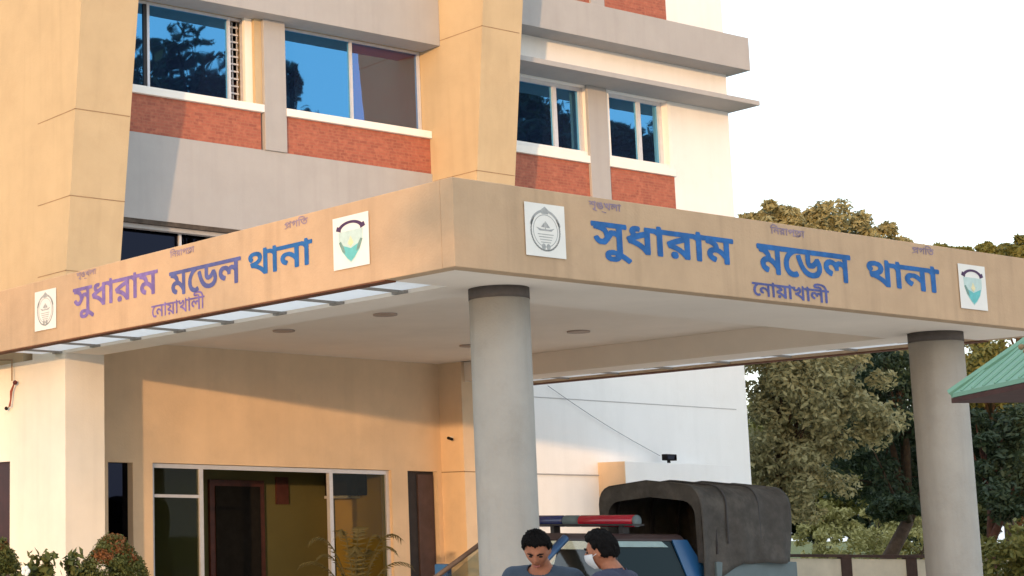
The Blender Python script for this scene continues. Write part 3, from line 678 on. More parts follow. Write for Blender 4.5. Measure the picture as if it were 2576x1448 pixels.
tree('dark_tree', gnd(at(2170, 1400, 43)), 'tall dark green tree with a leaning trunk, behind the far round column', 'trees beyond the station',
     [(at(2260, 960, 43), 2.1, (1, 1, .9)), (at(2180, 1160, 44), 1.6, (1.1, 1, .9)), (at(2370, 1120, 44), 1.6, (1, 1, 1)), (at(2190, 970, 44), 1.6, (1, 1, 1)), (at(2240, 900, 45), 1.3, (1, 1, .8)), (at(2250, 1270, 42), .6, (1.2, 1, .5))], M['leaf_dark'], M['bark'], 230, .15, 30, .22, lean=(1.1, -.6), seed=8)
tree('yellow_green_tree', gnd(at(2540, 1300, 40)), 'yellow green leafy tree above the green pavilion roof', 'trees beyond the station',
     [(at(2520, 880, 40), 1.7, (1.1, 1, .9)), (at(2590, 740, 40), 1.1, (1, 1, .9)), (at(2570, 640, 40), .42, (1, 1, 1)), (at(2500, 634, 41), .30, (2.0, 1, .7)), (at(2420, 636, 41), .24, (2.2, 1, .6)), (at(2360, 630, 41), .2, (2.0, 1, .6)), (at(2470, 960, 40), 1.0, (1, 1, .8)), (at(2420, 720, 41), .9, (1.3, 1, .5))], M['leaf_mid'], M['bark'], 190, .145, 28, .17, seed=11)
tree('red_trunk_tree', gnd(at(2497, 1400, 36)), 'dark loose tree with a reddish trunk under the green pavilion roof', 'trees beyond the station',
     [(at(2540, 1230, 36), 1.0, (1, 1, .9)), (at(2470, 1120, 37), .9, (1, 1, .9)), (at(2600, 1060, 37), 1.1, (1, 1, .9))], M['leaf_dark'], M['red_bark'], 170, .15, 20, .17, seed=13)
tree('roadside_shrub', gnd(at(2560, 1400, 33)), 'olive green shrub at the right edge, below the pavilion roof', 'trees beyond the station',
     [(at(2560, 1390, 33), .8, (1, 1, .8)), (at(2620, 1330, 33), .8, (1, 1, .9))], M['leaf_mid'], M['bark'], 80, .17, 20, .05, seed=17, cat='shrub')
for i, (px, py, d, r_, lf, lb) in enumerate(((2060, 1150, 66, 3.6, 'leaf_dark', 'broad dark tree far behind the tan leafy tree'), (2330, 1120, 70, 4.2, 'leaf_dark', 'broad dark tree far behind, left of the far round column'),
                                 (2560, 1080, 68, 4.2, 'leaf_dark', 'broad dark tree far behind the pavilion roof'), (1900, 1130, 64, 3.2, 'leaf_mid', 'green tree far behind the white wall corner'))):
    tree('distant_tree', gnd(at(px, 1380, d)), lb, 'far trees', [(at(px, py, d), r_, (1.15, 1, .85)), (at(px-110, py+120, d), r_*.6, (1, 1, .8)), (at(px+120, py+110, d), r_*.6, (1, 1, .8))], M[lf], M['bark'], 170, .36, 26, .3, seed=21+i)
for i, (px, d) in enumerate(((2075, 52), (2190, 54), (2310, 52))):
    tree('sunlit_shrub', gnd(at(px, 1390, d)), ['yellow green shrub behind the fence, just right of the truck', 'yellow green shrub behind the fence, between the truck and the far column', 'yellow green shrub behind the fence at the foot of the far column'][i], 'shrubs behind the fence',
         [(at(px, 1375, d), 1.0, (1.3, 1, .8)), (at(px+20, 1310, d+1), .7, (1.2, 1, .8))], M['leaf_sun'], M['bark'], 110, .16, 18, .06, seed=31+i, cat='shrub')
# trees across the yard that the windows mirror, and the row that shades the front of the canopy
def mir(px, py, d): p = at(px, py, d); return (p.x, 2*(YW+.2)-p.y, p.z)      # where a thing seen in the facade glass really stands
REFL = [([((395, 165), .95), ((455, 125), .8), ((440, 200), 1.0), ((350, 215), .9), ((380, 300), 1.6), ((500, 300), 1.5)], 46, 11, 'tall loose tree across the yard, mirrored at the left of the first big window'),
        ([((545, 195), .75), ((520, 235), .8), ((585, 240), .8), ((560, 330), 1.5)], 47, 11, 'tall loose tree across the yard, mirrored at the right of the first big window'),
        ([((735, 190), .42), ((728, 230), .36), ((715, 330), 1.3)], 48, 12, 'slim tree across the yard, mirrored at the foot of the second window'),
        ([((1335, 330), 1.3), ((1400, 375), 1.2), ((1452, 360), .7), ((1325, 275), .5), ((1400, 400), 1.8), ((1300, 420), 1.6)], 50, 60, 'dense tall tree across the yard, mirrored in the wing window beside the tower'),
        ([((1560, 380), 1.0), ((1625, 405), .95), ((1555, 345), .45), ((1665, 390), .6), ((1600, 430), 1.9)], 52, 60, 'dense tall tree across the yard, mirrored in the end window of the wing')]
for i, (pts, d, npr, lb) in enumerate(REFL):
    lumps = [(mir(p[0], p[1], d+.4*j), r_, (1, 1, .9)) for j, (p, r_) in enumerate(pts)]; q = lumps[-1][0]
    tree('tall_tree', (q[0], q[1], 0), lb, 'trees across the yard', lumps, M['leaf_tall'], M['bark'], npr, .26, 40 if i < 3 else 26, .22, seed=41+i, rr=(.13, .3) if i < 3 else (.2, .4))
px_ = Vector((.555, -.832, 0)); b0 = Vector((12.4, 11.9, 0))-Vector((.832, .555, 0))*30
for i, (s_, h) in enumerate(((1.2, 10.0), (4.4, 9.2), (7.8, 7.4), (11.0, 7.6))):
    p = b0+px_*s_
    tree('roadside_tree', (p.x, p.y, 0), ['roadside tree behind the viewer, nearest the sunset gap', 'roadside tree behind the viewer, second from the sunset gap', 'roadside tree behind the viewer, third from the sunset gap', 'roadside tree behind the viewer, farthest from the sunset gap'][i], 'roadside trees',
         [((p.x, p.y, h-1.7), 1.8, (1, 1, .9)), ((p.x+.3, p.y, h-3.6), 1.8, (1, 1, 1)), ((p.x-.2, p.y+.2, h-5.2), 1.7, (1, 1, .9)), ((p.x, p.y, max(1.6, h-7)), 1.6, (1, 1, .9))], M['leaf_mid'], M['bark'], 130, .34, 34, .2, seed=61+i, rr=(.3, .5))

for i, (cpos, h) in enumerate((((-55.6, -25.9), 12.5), ((-53.6, -28.4), 11.6))):
    tree('roadside_tree', (cpos[0], cpos[1], 0), ['tall thin-leaved tree far behind the viewer, northern of two, its shade dappling the facade', 'tall thin-leaved tree far behind the viewer, southern of two, its shade dappling the facade'][i], 'roadside trees',
         [((cpos[0], cpos[1], h-2), 2.4, (1, 1.2, .9)), ((cpos[0]+1, cpos[1]+2, h-4), 2.0, (1, 1, .8)), ((cpos[0], cpos[1]-2, h-5), 2.0, (1, 1, .8))], M['leaf_mid'], M['bark'], 9, .34, 14, .2, seed=91+i, rr=(.16, .32))
# clipped bushes and leafy plants by the left pier
def bush(px, py_top, d, r_, label, seed):
    c = at(px, py_top, d); o = thing('clipped_bush', (c.x, c.y, 0), label, 'bush', 'clipped bushes by the left pier'); g = np.random.default_rng(seed)
    H = c.z; cl, rd = [], []
    for _ in range(330):
        t = g.random()**.6; z = .25+t*(H-.30); zc = H-.62; rr = r_*1.32*(1 if z < zc else max(.08, 1-max(0, (z-zc)/.62)**1.7))
        a = g.random()*2*PI; q = (c.x+rr*.85*math.cos(a), c.y+rr*.85*math.sin(a), z)
        (rd if z > H-.30 and g.random() < .62-(H-z)*1.6 else cl).append((q, .075))
    MB().tube([(c.x, c.y, 0), (c.x, c.y, H*.7)], [.05, .02], 8).build('stem', M['bark'], o)
    leaf_mesh('foliage', M['leaf_shrub'], o, cl, 60, .040, seed=seed)
    leaf_mesh('young_shoots', M['leaf_red'], o, rd, 60, .036, seed=seed+1)
bush(285, 1342, 18, .34, 'dome-clipped bush with reddish tip in front of the dark slot window', 71)
bush(-8, 1350, 18, .27, 'dome-clipped bush with reddish tip at the left edge', 75)
def leafy(px, py, d, label, seed, n=9, flower=False):
    c = at(px, py, d); o = thing('leafy_plant', (c.x, c.y, 0), label, 'plant', 'leafy plants by the left pier'); g = np.random.default_rng(seed)
    st_ = MB(); cl = []
    for k in range(n):
        a = g.random()*2*PI; t = Vector((c.x+.22*math.cos(a)*g.random(), c.y+.22*math.sin(a)*g.random(), c.z-.30*g.random())); st_.tube([(c.x, c.y, 0), (c.x+(t.x-c.x)*.3, c.y+(t.y-c.y)*.3, t.z*.6), t], [.018, .012, .006], 6)
        for q in range(5): cl.append((tuple(t-Vector((0, 0, .11*q))), .085))
    st_.build('stems', M['bark'], o); leaf_mesh('foliage', M['leaf_shrub'], o, cl, 14, .10, asp=.5, seed=seed)
    if flower:
        f = at(*flower, d-.25); b = MB()
        for k in range(5):
            a = 2*PI*k/5; b.ball((f.x+.03*math.cos(a), f.y-.02, f.z+.03*math.sin(a)), .028, 8, 6, (1, .5, 1))
        b.build('flower', M['petal'], o, smooth=True)
leafy(105, 1392, 17.6, 'loose leafy plant with a white flower between the two bushes', 81, 10, (62, 1436))
leafy(165, 1378, 17.8, 'thin twiggy plant at the foot of the left pier', 85, 4)
# potted palm before the entrance
pc_ = at(895, 1440, 21.5); pm = thing('potted_palm', (pc_.x, pc_.y, 0), 'potted palm with arching brownish fronds before the right glass panel', 'palm')
MB().tube([(pc_.x, pc_.y, 0), (pc_.x, pc_.y, .25), (pc_.x, pc_.y, .42)], [.17, .22, .24], 20).build('pot', M['door_wood'], pm)
fb = MB(); lfb = MB(); g = np.random.default_rng(5)
ends = [((-.62, 0), 1.62), ((-.5, .1), 1.40), ((-.25, -.1), 1.72), ((.1, .1), 1.75), ((.35, 0), 1.66), ((.52, -.1), 1.5), ((.66, .1), 1.66), ((.3, .2), 1.45), ((-.05, -.2), 1.5), ((-.72, .15), 1.30), ((.7, -.2), 1.3)]
for (dx, dy), zt in ends:
    dirv = CR*dx+Vector((CF.x, CF.y, 0))*dy; b_ = Vector((pc_.x, pc_.y, .45)); pts = []
    for t in np.linspace(0, 1, 12):
        z = .45+(zt-.45)*math.sin(t*PI*.62)/math.sin(PI*.5) if t < .8 else .45+(zt-.45)*math.sin(t*PI*.62)
        pts.append(b_+dirv*(t**1.25)*1.0+Vector((0, 0, z-.45)))
    fb.tube(pts, [.014-.001*i for i in range(12)], 5)
    for i in range(3, 12):
        tg = (pts[i]-pts[i-1]).normalized(); sd = tg.cross(Vector((0, 0, 1))).normalized()
        for s_ in (-1, 1):
            for o_ in (0, .5):
                p = pts[i-1].lerp(pts[i], o_); e = p+(sd*s_*.8+tg*.5+Vector((0, 0, -.35)))*(.24-.008*i); n_ = tg*.016
                lfb.add([p-n_, e, p+n_], [(0, 1, 2)])
fb.build('stalks', M['leaf_palm'], pm); lfb.build('fronds', M['leaf_palm'], pm)

# ------------------------------------------------------------------ boundary fence
fa, fbb = at(1960, 1393, 38), at(2760, 1393, 38); fz = fa.z; dv = (fbb-fa); dv.z = 0; fl_ = dv.length; dv.normalize(); nv = Vector((dv.y, -dv.x, 0))
fe = thing('boundary_wall', (fa.x, fa.y, 0), 'low cream boundary wall with dark posts and rail beyond the truck', 'wall')
M['panel'] = mat('cream_wall_panel', (.62, .55, .45), .85, .12, 2, .2, 40, streak=.3)
M['rail'] = mat('dark_wall_rail', (.06, .035, .03), .8, .2, 6)
def obox(mb, o_, a, b, n0, n1, z0, z1):
    q = [o_+dv*a+nv*n0, o_+dv*b+nv*n0, o_+dv*b+nv*n1, o_+dv*a+nv*n1]
    mb.hexa([(p.x, p.y, z0) for p in q], [(p.x, p.y, z1) for p in q]); return mb
F0 = Vector((fa.x, fa.y, 0)); k = 0; pos = 0.0
while pos < fl_:
    obox(MB(), F0, pos+.12, pos+1.38, -.06, .06, 0, fz-.10).build('panel', M['panel'], fe)
    obox(MB(), F0, pos-.12, pos+.118, -.09, .09, 0, fz-.07).build('post', M['rail'], fe); pos += 1.5
obox(MB(), F0, -.2, fl_, -.1, .1, fz-.069, fz).build('rail', M['rail'], fe)

# ------------------------------------------------------------------ green roofed pavilion at the right edge
T = at(2392, 990, 12); d1 = -Vector((math.cos(R(50)), math.sin(R(50)), 0)); d2 = Vector((math.sin(R(50)), -math.cos(R(50)), 0)); SZ = 3.4
pv = thing('guard_pavilion', (T.x+1.7*(d1.x+d2.x), T.y+1.7*(d1.y+d2.y), 0), 'open pavilion with a pale green sheet roof and maroon underside at the right edge', 'pavilion')
M['green_roof'] = mat('green_sheet_roof', (.175, .33, .24), .6, .08, 2, dirt=(.16, .30, .22), dirt_amt=.35)
cs_ = [T, T+d1*SZ, T+(d1+d2)*SZ, T+d2*SZ]; ap = T+(d1+d2)*SZ/2+Vector((0, 0, 1.5))
rb = MB()
for i in range(4):
    a, b = cs_[i], cs_[(i+1) % 4]
    up = Vector((0, 0, .03)); rb.add([a, b, ap, a-up, b-up, ap-up], [(0, 1, 2), (5, 4, 3), (0, 3, 4, 1)])
    for q in range(1, 17):
        p = a.lerp(b, q/17); t_ = 1-abs(q/17-.5)*2
        rb.tube([p+Vector((0, 0, .004)), p.lerp(ap, 0)+(((a+b)/2*0+ap-((a+b)/2))*t_)+Vector((0, 0, .004))], .012, 4)
rf = rb.build('roof', M['green_roof'], pv)
sc_ = MB()
for i in range(4):
    a, b = cs_[i], cs_[(i+1) % 4]
    sc_.tube([a, ap], .035, 6); 
sc_.build('hip_cap', M['green_roof'], rf)
ub = MB(); zz = Vector((0, 0, .034)); M['eave'] = mat('dark_eave_paint', (.06, .024, .02), .8, .2, 6)
ub.add([c-zz for c in cs_]+[c-zz-Vector((0, 0, .035)) for c in cs_], [(0, 1, 2, 3), (7, 6, 5, 4), (0, 4, 5, 1), (1, 5, 6, 2), (2, 6, 7, 3), (3, 7, 4, 0)])
ub.build('eave_board', M['eave'], pv)
for i, (p, q) in enumerate(((.5, .5), (SZ-.5, .5), (SZ-.5, SZ-.5), (.5, SZ-.5))):
    c = T+d1*p+d2*q; MB().tube([(c.x, c.y, 0), (c.x, c.y, T.z-.1)], .06, 10).build('post', M['maroon'], pv)
for i, (u, v) in enumerate(((.55, .28), (.78, .22), (1.05, .35), (.9, .6), (1.3, .5), (1.5, .25))):
    c = T+d1*u+d2*v; sl = 1.5/1.7; MB().ball((c.x, c.y, T.z+min(u, v)*sl+.03), .022, 8, 6).build('roof_bolt', M['groove'], rf)

# ------------------------------------------------------------------ police pickup
YN, YF = 13.0, 14.42
M['truck_blue'] = mat('truck_blue_paint', (.016, .085, .22), .3, .06, 3, spec=.6)
M['canvas'] = mat('dark_canvas', (.068, .064, .060), .95, .3, 5, .5, 30, dirt=(.12, .11, .095), dirt_amt=.6, dirt_scale=2.5)
M['sunlit_pillar'] = mat('sunlit_pillar_brown', (.11, .08, .065), .5, .12, 6)  # sunlight on the far pillar put into its brown colour
M['rubber'] = mat('rubber', (.02, .02, .02), .9, .2, 9)
M['red_lens'] = mat('red_beacon_lens', (.38, .01, .03), .2, .1, 9, spec=.7)
M['blue_lens'] = mat('blue_beacon_lens', (.02, .03, .12), .2, .1, 9, spec=.7)
M['chrome'] = mat('worn_chrome', (.6, .6, .6), .25, .05, 9, metal=1)
M['bed_grey'] = mat('blue_grey_bed_paint', (.12, .16, .175), .6, .1, 4)
M['seat'] = mat('grey_seat_cloth', (.06, .06, .065), .9, .1, 9)
def pickup(org, label):
    tr = thing('pickup_truck', org, label, 'truck'); X0 = 12.5
    b = MB(); b.hexa([(X0, YN+.06, .45), (13.7, YN, .42), (13.7, YF, .42), (X0, YF-.06, .45)], [(X0+.06, YN+.1, .98), (13.7, YN+.02, 1.10), (13.7, YF-.02, 1.10), (X0+.06, YF-.1, .98)])
    b.build('bonnet', M['truck_blue'], tr, bevel=.05)
    b = MB(); b.hexa([(13.702, YN, .42), (16.75, YN, .42), (16.75, YF, .42), (13.702, YF, .42)], [(13.702, YN+.02, 1.12), (16.85, YN+.02, 1.12), (16.85, YF-.02, 1.12), (13.702, YF-.02, 1.12)])
    cab = b.build('cab', M['truck_blue'], tr, bevel=.02)
    rz = 1.60; rx0, rx1 = 14.55, 16.55; ri = .13
    rf_ = MB(); rf_.hexa([(rx0, YN+ri, rz), (rx1, YN+ri, rz), (rx1, YF-ri, rz), (rx0, YF-ri, rz)], [(rx0+.12, YN+ri+.06, rz+.085), (rx1-.04, YN+ri+.06, rz+.085), (rx1-.04, YF-ri-.06, rz+.085), (rx0+.12, YF-ri-.06, rz+.085)])
    rf_.build('roof', mat('dark_brown_roof_paint', (.05, .032, .032), .4, .1, 4), tr, bevel=.03)
    for (yb, yt) in ((YN+.03, YN+ri+.02), (YF-.03, YF-ri-.02)):
        pb = MB(); pb.tube([(13.72, yb, 1.11), (rx0+.03, yt, rz+.03)], .045 if yb < 14 else .03, 8); pb.build('front_pillar', M['truck_blue'] if yb < 14 else M['sunlit_pillar'], tr, smooth=True)
        pb = MB(); pb.hexa([(16.42, yb-.012, 1.11), (16.84, yb-.012, 1.11), (16.84, yb+.02, 1.11), (16.42, yb+.02, 1.11)], [(16.30, yt-.012, rz+.02), (rx1, yt-.012, rz+.02), (rx1, yt+.02, rz+.02), (16.30, yt+.02, rz+.02)]); pb.build('rear_pillar', M['truck_blue'], tr)
        pb = MB(); pb.hexa([(15.22, yb-.008, 1.11), (15.30, yb-.008, 1.11), (15.30, yb+.02, 1.11), (15.22, yb+.02, 1.11)], [(15.28, yt-.008, rz+.02), (15.35, yt-.008, rz+.02), (15.35, yt+.02, rz+.02), (15.28, yt+.02, rz+.02)]); pb.build('door_pillar', M['dark_frame'], tr)
        for (xa, xb, xc, xd) in ((13.95, 15.21, 15.28, 14.62), (15.31, 16.41, 16.30, 15.36)):
            MB().add([(xa, yb, 1.12), (xb, yb, 1.12), (xc, yt, rz), (xd, yt, rz)], [(0, 1, 2, 3)]).build('side_window', M['car_glass'] if yb < 14 and xa > 15 else M['cab_glass'], tr)
    MB().add([(15.40, YN+.03+.085, 1.535), (16.20, YN+.03+.085, 1.535), (16.12, YN+ri+.012, 1.60), (15.40, YN+ri+.012, 1.60)], [(0, 1, 2, 3)]).build('window_reflection', mat('pale_reflection_tone', (.30, .42, .43), .4, .1, 6), tr)  # added pale strip painting the reflection on the side window
    MB().add([(13.74, YN+.08, 1.11), (13.74, YF-.08, 1.11), (rx0+.03, YF-ri-.03, rz+.01), (rx0+.03, YN+ri+.03, rz+.01)], [(0, 1, 2, 3)]).build('windscreen', M['cab_glass'], tr)
    MB().add([(16.82, YN+.08, 1.13), (16.82, YF-.08, 1.13), (rx1-.01, YF-ri-.03, rz), (rx1-.01, YN+ri+.03, rz)], [(0, 1, 2, 3)]).build('rear_window', M['car_glass'], tr)
    for yy in (YN+.25, YF-.75):
        s_ = MB(); s_.box(14.9, 15.4, yy, yy+.5, .7, .95); s_.hexa([(15.35, yy, .95), (15.5, yy, .95), (15.5, yy+.5, .95), (15.35, yy+.5, .95)], [(15.5, yy+.05, 1.5), (15.6, yy+.05, 1.5), (15.6, yy+.45, 1.5), (15.5, yy+.45, 1.5)]); s_.build('seat', M['seat'], tr, bevel=.03)
    # bed and canvas hood
    b = MB(); b.box(16.86, 18.3, YN, YF, .5, .6); b.box(16.86, 18.3, YN, YN+.05, .6, 1.37); b.box(16.86, 18.3, YF-.05, YF, .6, 1.37); b.box(18.25, 18.3, YN+.051, YF-.051, .6, 1.37)
    b.build('load_bed', M['bed_grey'], tr, bevel=.01)
    g = np.random.default_rng(3); xa, xb = 16.62, 18.22; nx, npr = 36, 44; V = []; ph = g.random(8)*6
    prof = []
    for j in range(npr+1):
        t = j/npr; h0, top = 1.36, 2.26; rad = .22
        pts_ = [(YN-.02, h0), (YN-.01, top-rad)]+[(YN-.01+rad-rad*math.cos(a), top-rad+rad*math.sin(a)) for a in np.linspace(.2, PI/2, 6)]+[((YN+YF)/2, top+.055)]+[(YF+.01-rad+rad*math.sin(a), top-rad+rad*math.cos(a)) for a in np.linspace(0, PI/2-.2, 6)]+[(YF+.01, top-rad), (YF+.02, h0)]
        L_ = [0]
        for q in range(1, len(pts_)): L_.append(L_[-1]+math.dist(pts_[q], pts_[q-1]))
        s_ = t*L_[-1]; q = max(i for i in range(len(L_)) if L_[i] <= s_+1e-9); q = min(q, len(pts_)-2); f_ = (s_-L_[q])/(L_[q+1]-L_[q]); prof.append((pts_[q][0]+(pts_[q+1][0]-pts_[q][0])*f_, pts_[q][1]+(pts_[q+1][1]-pts_[q][1])*f_))
    for i in range(nx+1):
        u = i/nx; x = xa+(xb-xa)*u
        sag = -.03*math.sin(u*PI*3)**2
        for j, (y, z) in enumerate(prof):
            side = min(1, abs((y-(YN+YF)/2)/.75)); low = (2.3-z)
            wv = .045*math.sin(7*u+2.0*z+ph[0])+.03*math.sin(13*u-3*z+ph[1])+.012*math.sin(29*u+2*z+ph[2])
            dy = wv*side*low*(1 if y > 13.7 else -1); V.append((x+.012*math.sin(6*z+ph[3]), y+dy, z+sag*(1-low*.6)-.30*max(0, 1-u/.42)*max(0, (2.26-z)/.9)**2))
    F = [(i*(npr+1)+j, i*(npr+1)+j+1, (i+1)*(npr+1)+j+1, (i+1)*(npr+1)+j) for i in range(nx) for j in range(npr)]
    F.append(tuple(nx*(npr+1)+j for j in range(npr+1)))
    cv = MB().add(V, F).build('canvas_hood', M['canvas'], tr, smooth=True); cv.data.polygons[-1].use_smooth = False
    so_ = cv.modifiers.new('thick', 'SOLIDIFY'); so_.thickness = .012
    for x in (17.05, 17.62):
        sp_ = MB(); pts_ = [(x, y+(-.016 if y < 13.7 else .016), z+.014) for y, z in prof if z > 1.5]; sp_.tube(pts_, .012, 5); sp_.build('strap', M['seat'], cv)
    # front valance and side strips round the opening
    ring_o = [(y, z) for y, z in prof]; v = []; n_ = len(ring_o)
    for (y, z) in ring_o:
        cy = (YN+YF)/2; yi = cy+(y-cy)*.86; zi = 1.36+(z-1.36)*(.80 if z > 1.5 else 1)
        v.append(((xa-.002, y, z), (xa+.03, yi, zi)))
    fb_ = MB(); fb_.add([q[0] for q in v]+[q[1] for q in v], [(i, i+1, n_+i+1, n_+i) for i in range(n_-1)]); fb_.build('canvas_edge', M['canvas'], cv, smooth=True)
    hp = MB()
    for x in (16.9, 17.5, 18.0): hp.tube([(x, y*1.0+(.03 if y < 13.7 else -.03), z-.04) for y, z in prof[2:-2:3]], .016, 6)
    hp.build('hood_hoops', M['dark_frame'], tr)
    # beacon bar on two feet
    xbar = onY(1605, 1310, YN+.08).x; zb = onY(1605, 1310, YN+.08).z; ye = onX(1355, 1306, xbar).y
    lb = MB().box(xbar-.10, xbar+.10, YN+.08, ye, zb-.055, zb-.035).build('light_bar', M['dark_frame'], tr)
    def lens(y0, y1, m, nm): MB().tube([(xbar, y0, zb), (xbar, y0+.02, zb), (xbar, y1-.02, zb), (xbar, y1, zb)], [.058, .07, .07, .058], 14).build(nm, m, lb, smooth=True)
    Ls = ye-YN-.08; y_ = YN+.08
    lens(y_+.03, y_+.56*Ls, M['red_lens'], 'red_lens'); lens(y_+.56*Ls+.005, y_+.72*Ls, M['bed_grey'], 'siren'); lens(y_+.72*Ls+.005, ye, M['blue_lens'], 'blue_lens'); lens(y_+.006, y_+.028, M['bed_grey'], 'end_cap')
    for yy in (y_+.2, ye-.25): MB().box(xbar-.05, xbar+.05, yy-.03, yy+.03, rz+.07, zb-.056).build('foot', M['dark_frame'], lb)
    # wheels, lamps, mirrors
    for x in (13.25, 17.75):
        for yy, s_ in ((YN+.02, -1), (YF-.02, 1)):
            t_ = MB(); t_.tube([(x, yy-.1*s_*1, .36), (x, yy+.08*s_, .36)], .36, 28); w_ = t_.build('wheel', M['rubber'], tr)
            r2 = MB(); r2.tube([(x, yy+.08*s_, .36), (x, yy+.09*s_, .36)], .21, 20); r2.build('rim', M['chrome'], w_)
    for yy in (YN+.2, YF-.5): MB().box(X0-.02, X0+.04, yy, yy+.3, .74, .9).build('headlight', M['chrome'], tr, bevel=.02)
    MB().box(X0-.012, X0+.03, YN+.55, YF-.55, .72, .9).build('grille', M['black'], tr); MB().box(X0-.12, X0-.013, YN, YF, .45, .62).build('bumper', M['chrome'], tr, bevel=.03)
    for yy, s_ in ((YN, -1), (YF, 1)):
        m_ = MB(); m_.box(14.08, 14.16, yy+s_*.05-.02, yy+s_*.05+s_*.17+.02, 1.14, 1.32) if s_ > 0 else m_.box(14.08, 14.16, yy-.22, yy-.03, 1.14, 1.32)
        m_.build('wing_mirror', M['truck_blue'], tr, bevel=.02)
    MB().box(15.0, 15.16, YN-.012, YN+.01, 1.0, 1.03).build('door_handle', M['chrome'], tr)
    MB().tube([(13.9, YN+.12, 1.14), (14.15, YN+.6, 1.2)], .008, 5).build('wiper', M['black'], tr)
    return tr
pickup((15.5, 13.75, 0), 'blue pickup with dark canvas hood and red and blue light bar under the canopy')

# ------------------------------------------------------------------ people
M['skin'] = mat('brown_skin', (.33, .13, .07), .6, .16, 26, .3, 300, spec=.35)
M['hair'] = mat('black_hair', (.007, .006, .006), .8, .4, 60, 1.0, 260, spec=.12)
M['shirt_a'] = mat('slate_blue_shirt', (.040, .058, .085), .9, .1, 12, .4, 120)
M['shirt_b'] = mat('dusk_blue_shirt', (.036, .040, .070), .9, .1, 12, .4, 120)
M['trouser'] = mat('dark_trousers', (.03, .033, .045), .9, .1, 12, .4, 120)
M['mask'] = mat('white_face_mask', (.62, .65, .68), .85, .05, 12)
M['eye'] = mat('dark_eye', (.02, .012, .01), .2, .1, 9)
M['lip'] = mat('lip', (.28, .09, .07), .5, .1, 9)
M['shoe'] = mat('black_shoe', (.02, .018, .018), .5, .2, 9)
def skin_mesh(chains, sub=1):
    """chains: lists of (point, radius); the first is the root, later ones start at an existing point"""
    me = bpy.data.meshes.new('t'); vs = []; es = []; rs = []; look = {}
    def vid(p, r_):
        k = tuple(round(c, 4) for c in p)
        if k not in look: look[k] = len(vs); vs.append(p); rs.append(r_)
        return look[k]
    for ch in chains:
        ids = [vid(p, r_) for p, r_ in ch]; es += list(zip(ids[:-1], ids[1:]))
    me.from_pydata(vs, es, []); o = bpy.data.objects.new('t', me); COL.objects.link(o)
    mo = o.modifiers.new('s', 'SKIN'); 
    for i, r_ in enumerate(rs):
        sv = me.skin_vertices[0].data[i]; sv.radius = r_ if isinstance(r_, tuple) else (r_, r_); sv.use_root = (i == 0)
    su = o.modifiers.new('u', 'SUBSURF'); su.levels = sub; su.render_levels = sub
    bpy.context.view_layer.update(); dg = bpy.context.evaluated_depsgraph_get(); r2 = bpy.data.meshes.new_from_object(o.evaluated_get(dg)); bpy.data.objects.remove(o)
    return r2
def remesh(meshes, vox, smooth=6):
    bm = bmesh.new()
    for m_ in meshes: bm.from_mesh(m_)
    me = bpy.data.meshes.new('t'); bm.to_mesh(me); bm.free()
    o = bpy.data.objects.new('t', me); COL.objects.link(o); r_ = o.modifiers.new('r', 'REMESH'); r_.mode = 'VOXEL'; r_.voxel_size = vox; r_.use_smooth_shade = True
    if smooth: s_ = o.modifiers.new('s', 'SMOOTH'); s_.iterations = smooth; s_.factor = .5
    bpy.context.view_layer.update(); dg = bpy.context.evaluated_depsgraph_get(); r2 = bpy.data.meshes.new_from_object(o.evaluated_get(dg)); bpy.data.objects.remove(o)
    return r2
def head_mesh(mx_):
    """head about the ear centre: +X face, +Z crown"""
    vs = []; nu, nv_ = 48, 36; fs = []
    def ga(v, s_): return math.exp(-(v/s_)**2)
    for i in range(nv_+1):
        th = PI*i/nv_
        for j in range(nu):
            ph = 2*PI*j/nu; x, y, z = math.sin(th)*math.cos(ph), math.sin(th)*math.sin(ph), math.cos(th)
            px, py, pz = x*.094, y*.076, z*.117
            if x < 0: px *= 1.02; 
            if z < 0:
                py *= 1+.30*z*abs(z)*1.1; px *= 1-.16*abs(z) if x < 0 else 1-.05*abs(z)
            if x > 0:
                f = x
                px += .024*ga(py, .013)*ga(pz+.022, .026)*f                        # nose
                px += .010*ga(py, .010)*ga(pz+.002, .03)*f
                px -= .011*(ga(py-.031, .017)+ga(py+.031, .017))*ga(pz-.004, .014)*f  # eye sockets
                px += .007*ga(pz-.028, .012)*ga(py, .05)*f                          # brow
                px += .008*ga(py, .022)*ga(pz+.066, .012)*f                          # lips
                px += .010*ga(py, .022)*ga(pz+.100, .016)*f                          # chin
                py *= 1+.05*ga(pz+.02, .03)                                         # cheek bones
            vs.append(mx_ @ Vector((px, py, pz)))
    for i in range(nv_):
        for j in range(nu): fs.append((i*nu+j, (i+1)*nu+j, (i+1)*nu+(j+1) % nu, i*nu+(j+1) % nu))
    b = MB(); b.add(vs, fs)
    for s_ in (-1, 1):
        b.add([mx_ @ Vector((-.012+.020*math.sin(t)*math.cos(p)*1.0, s_*(.078)+s_*.010*math.sin(t)*math.sin(p)+(.006*s_ if math.cos(p) < 0 else 0), -.008+.033*math.cos(t))) for t in np.linspace(0, PI, 9) for p in np.linspace(0, 2*PI, 12, endpoint=False)],
              [(i*12+j, (i+1)*12+j, (i+1)*12+(j+1) % 12, i*12+(j+1) % 12) for i in range(8) for j in range(12)])
    me = bpy.data.meshes.new('t'); me.from_pydata([tuple(v) for v in b.v], [], b.f); return me
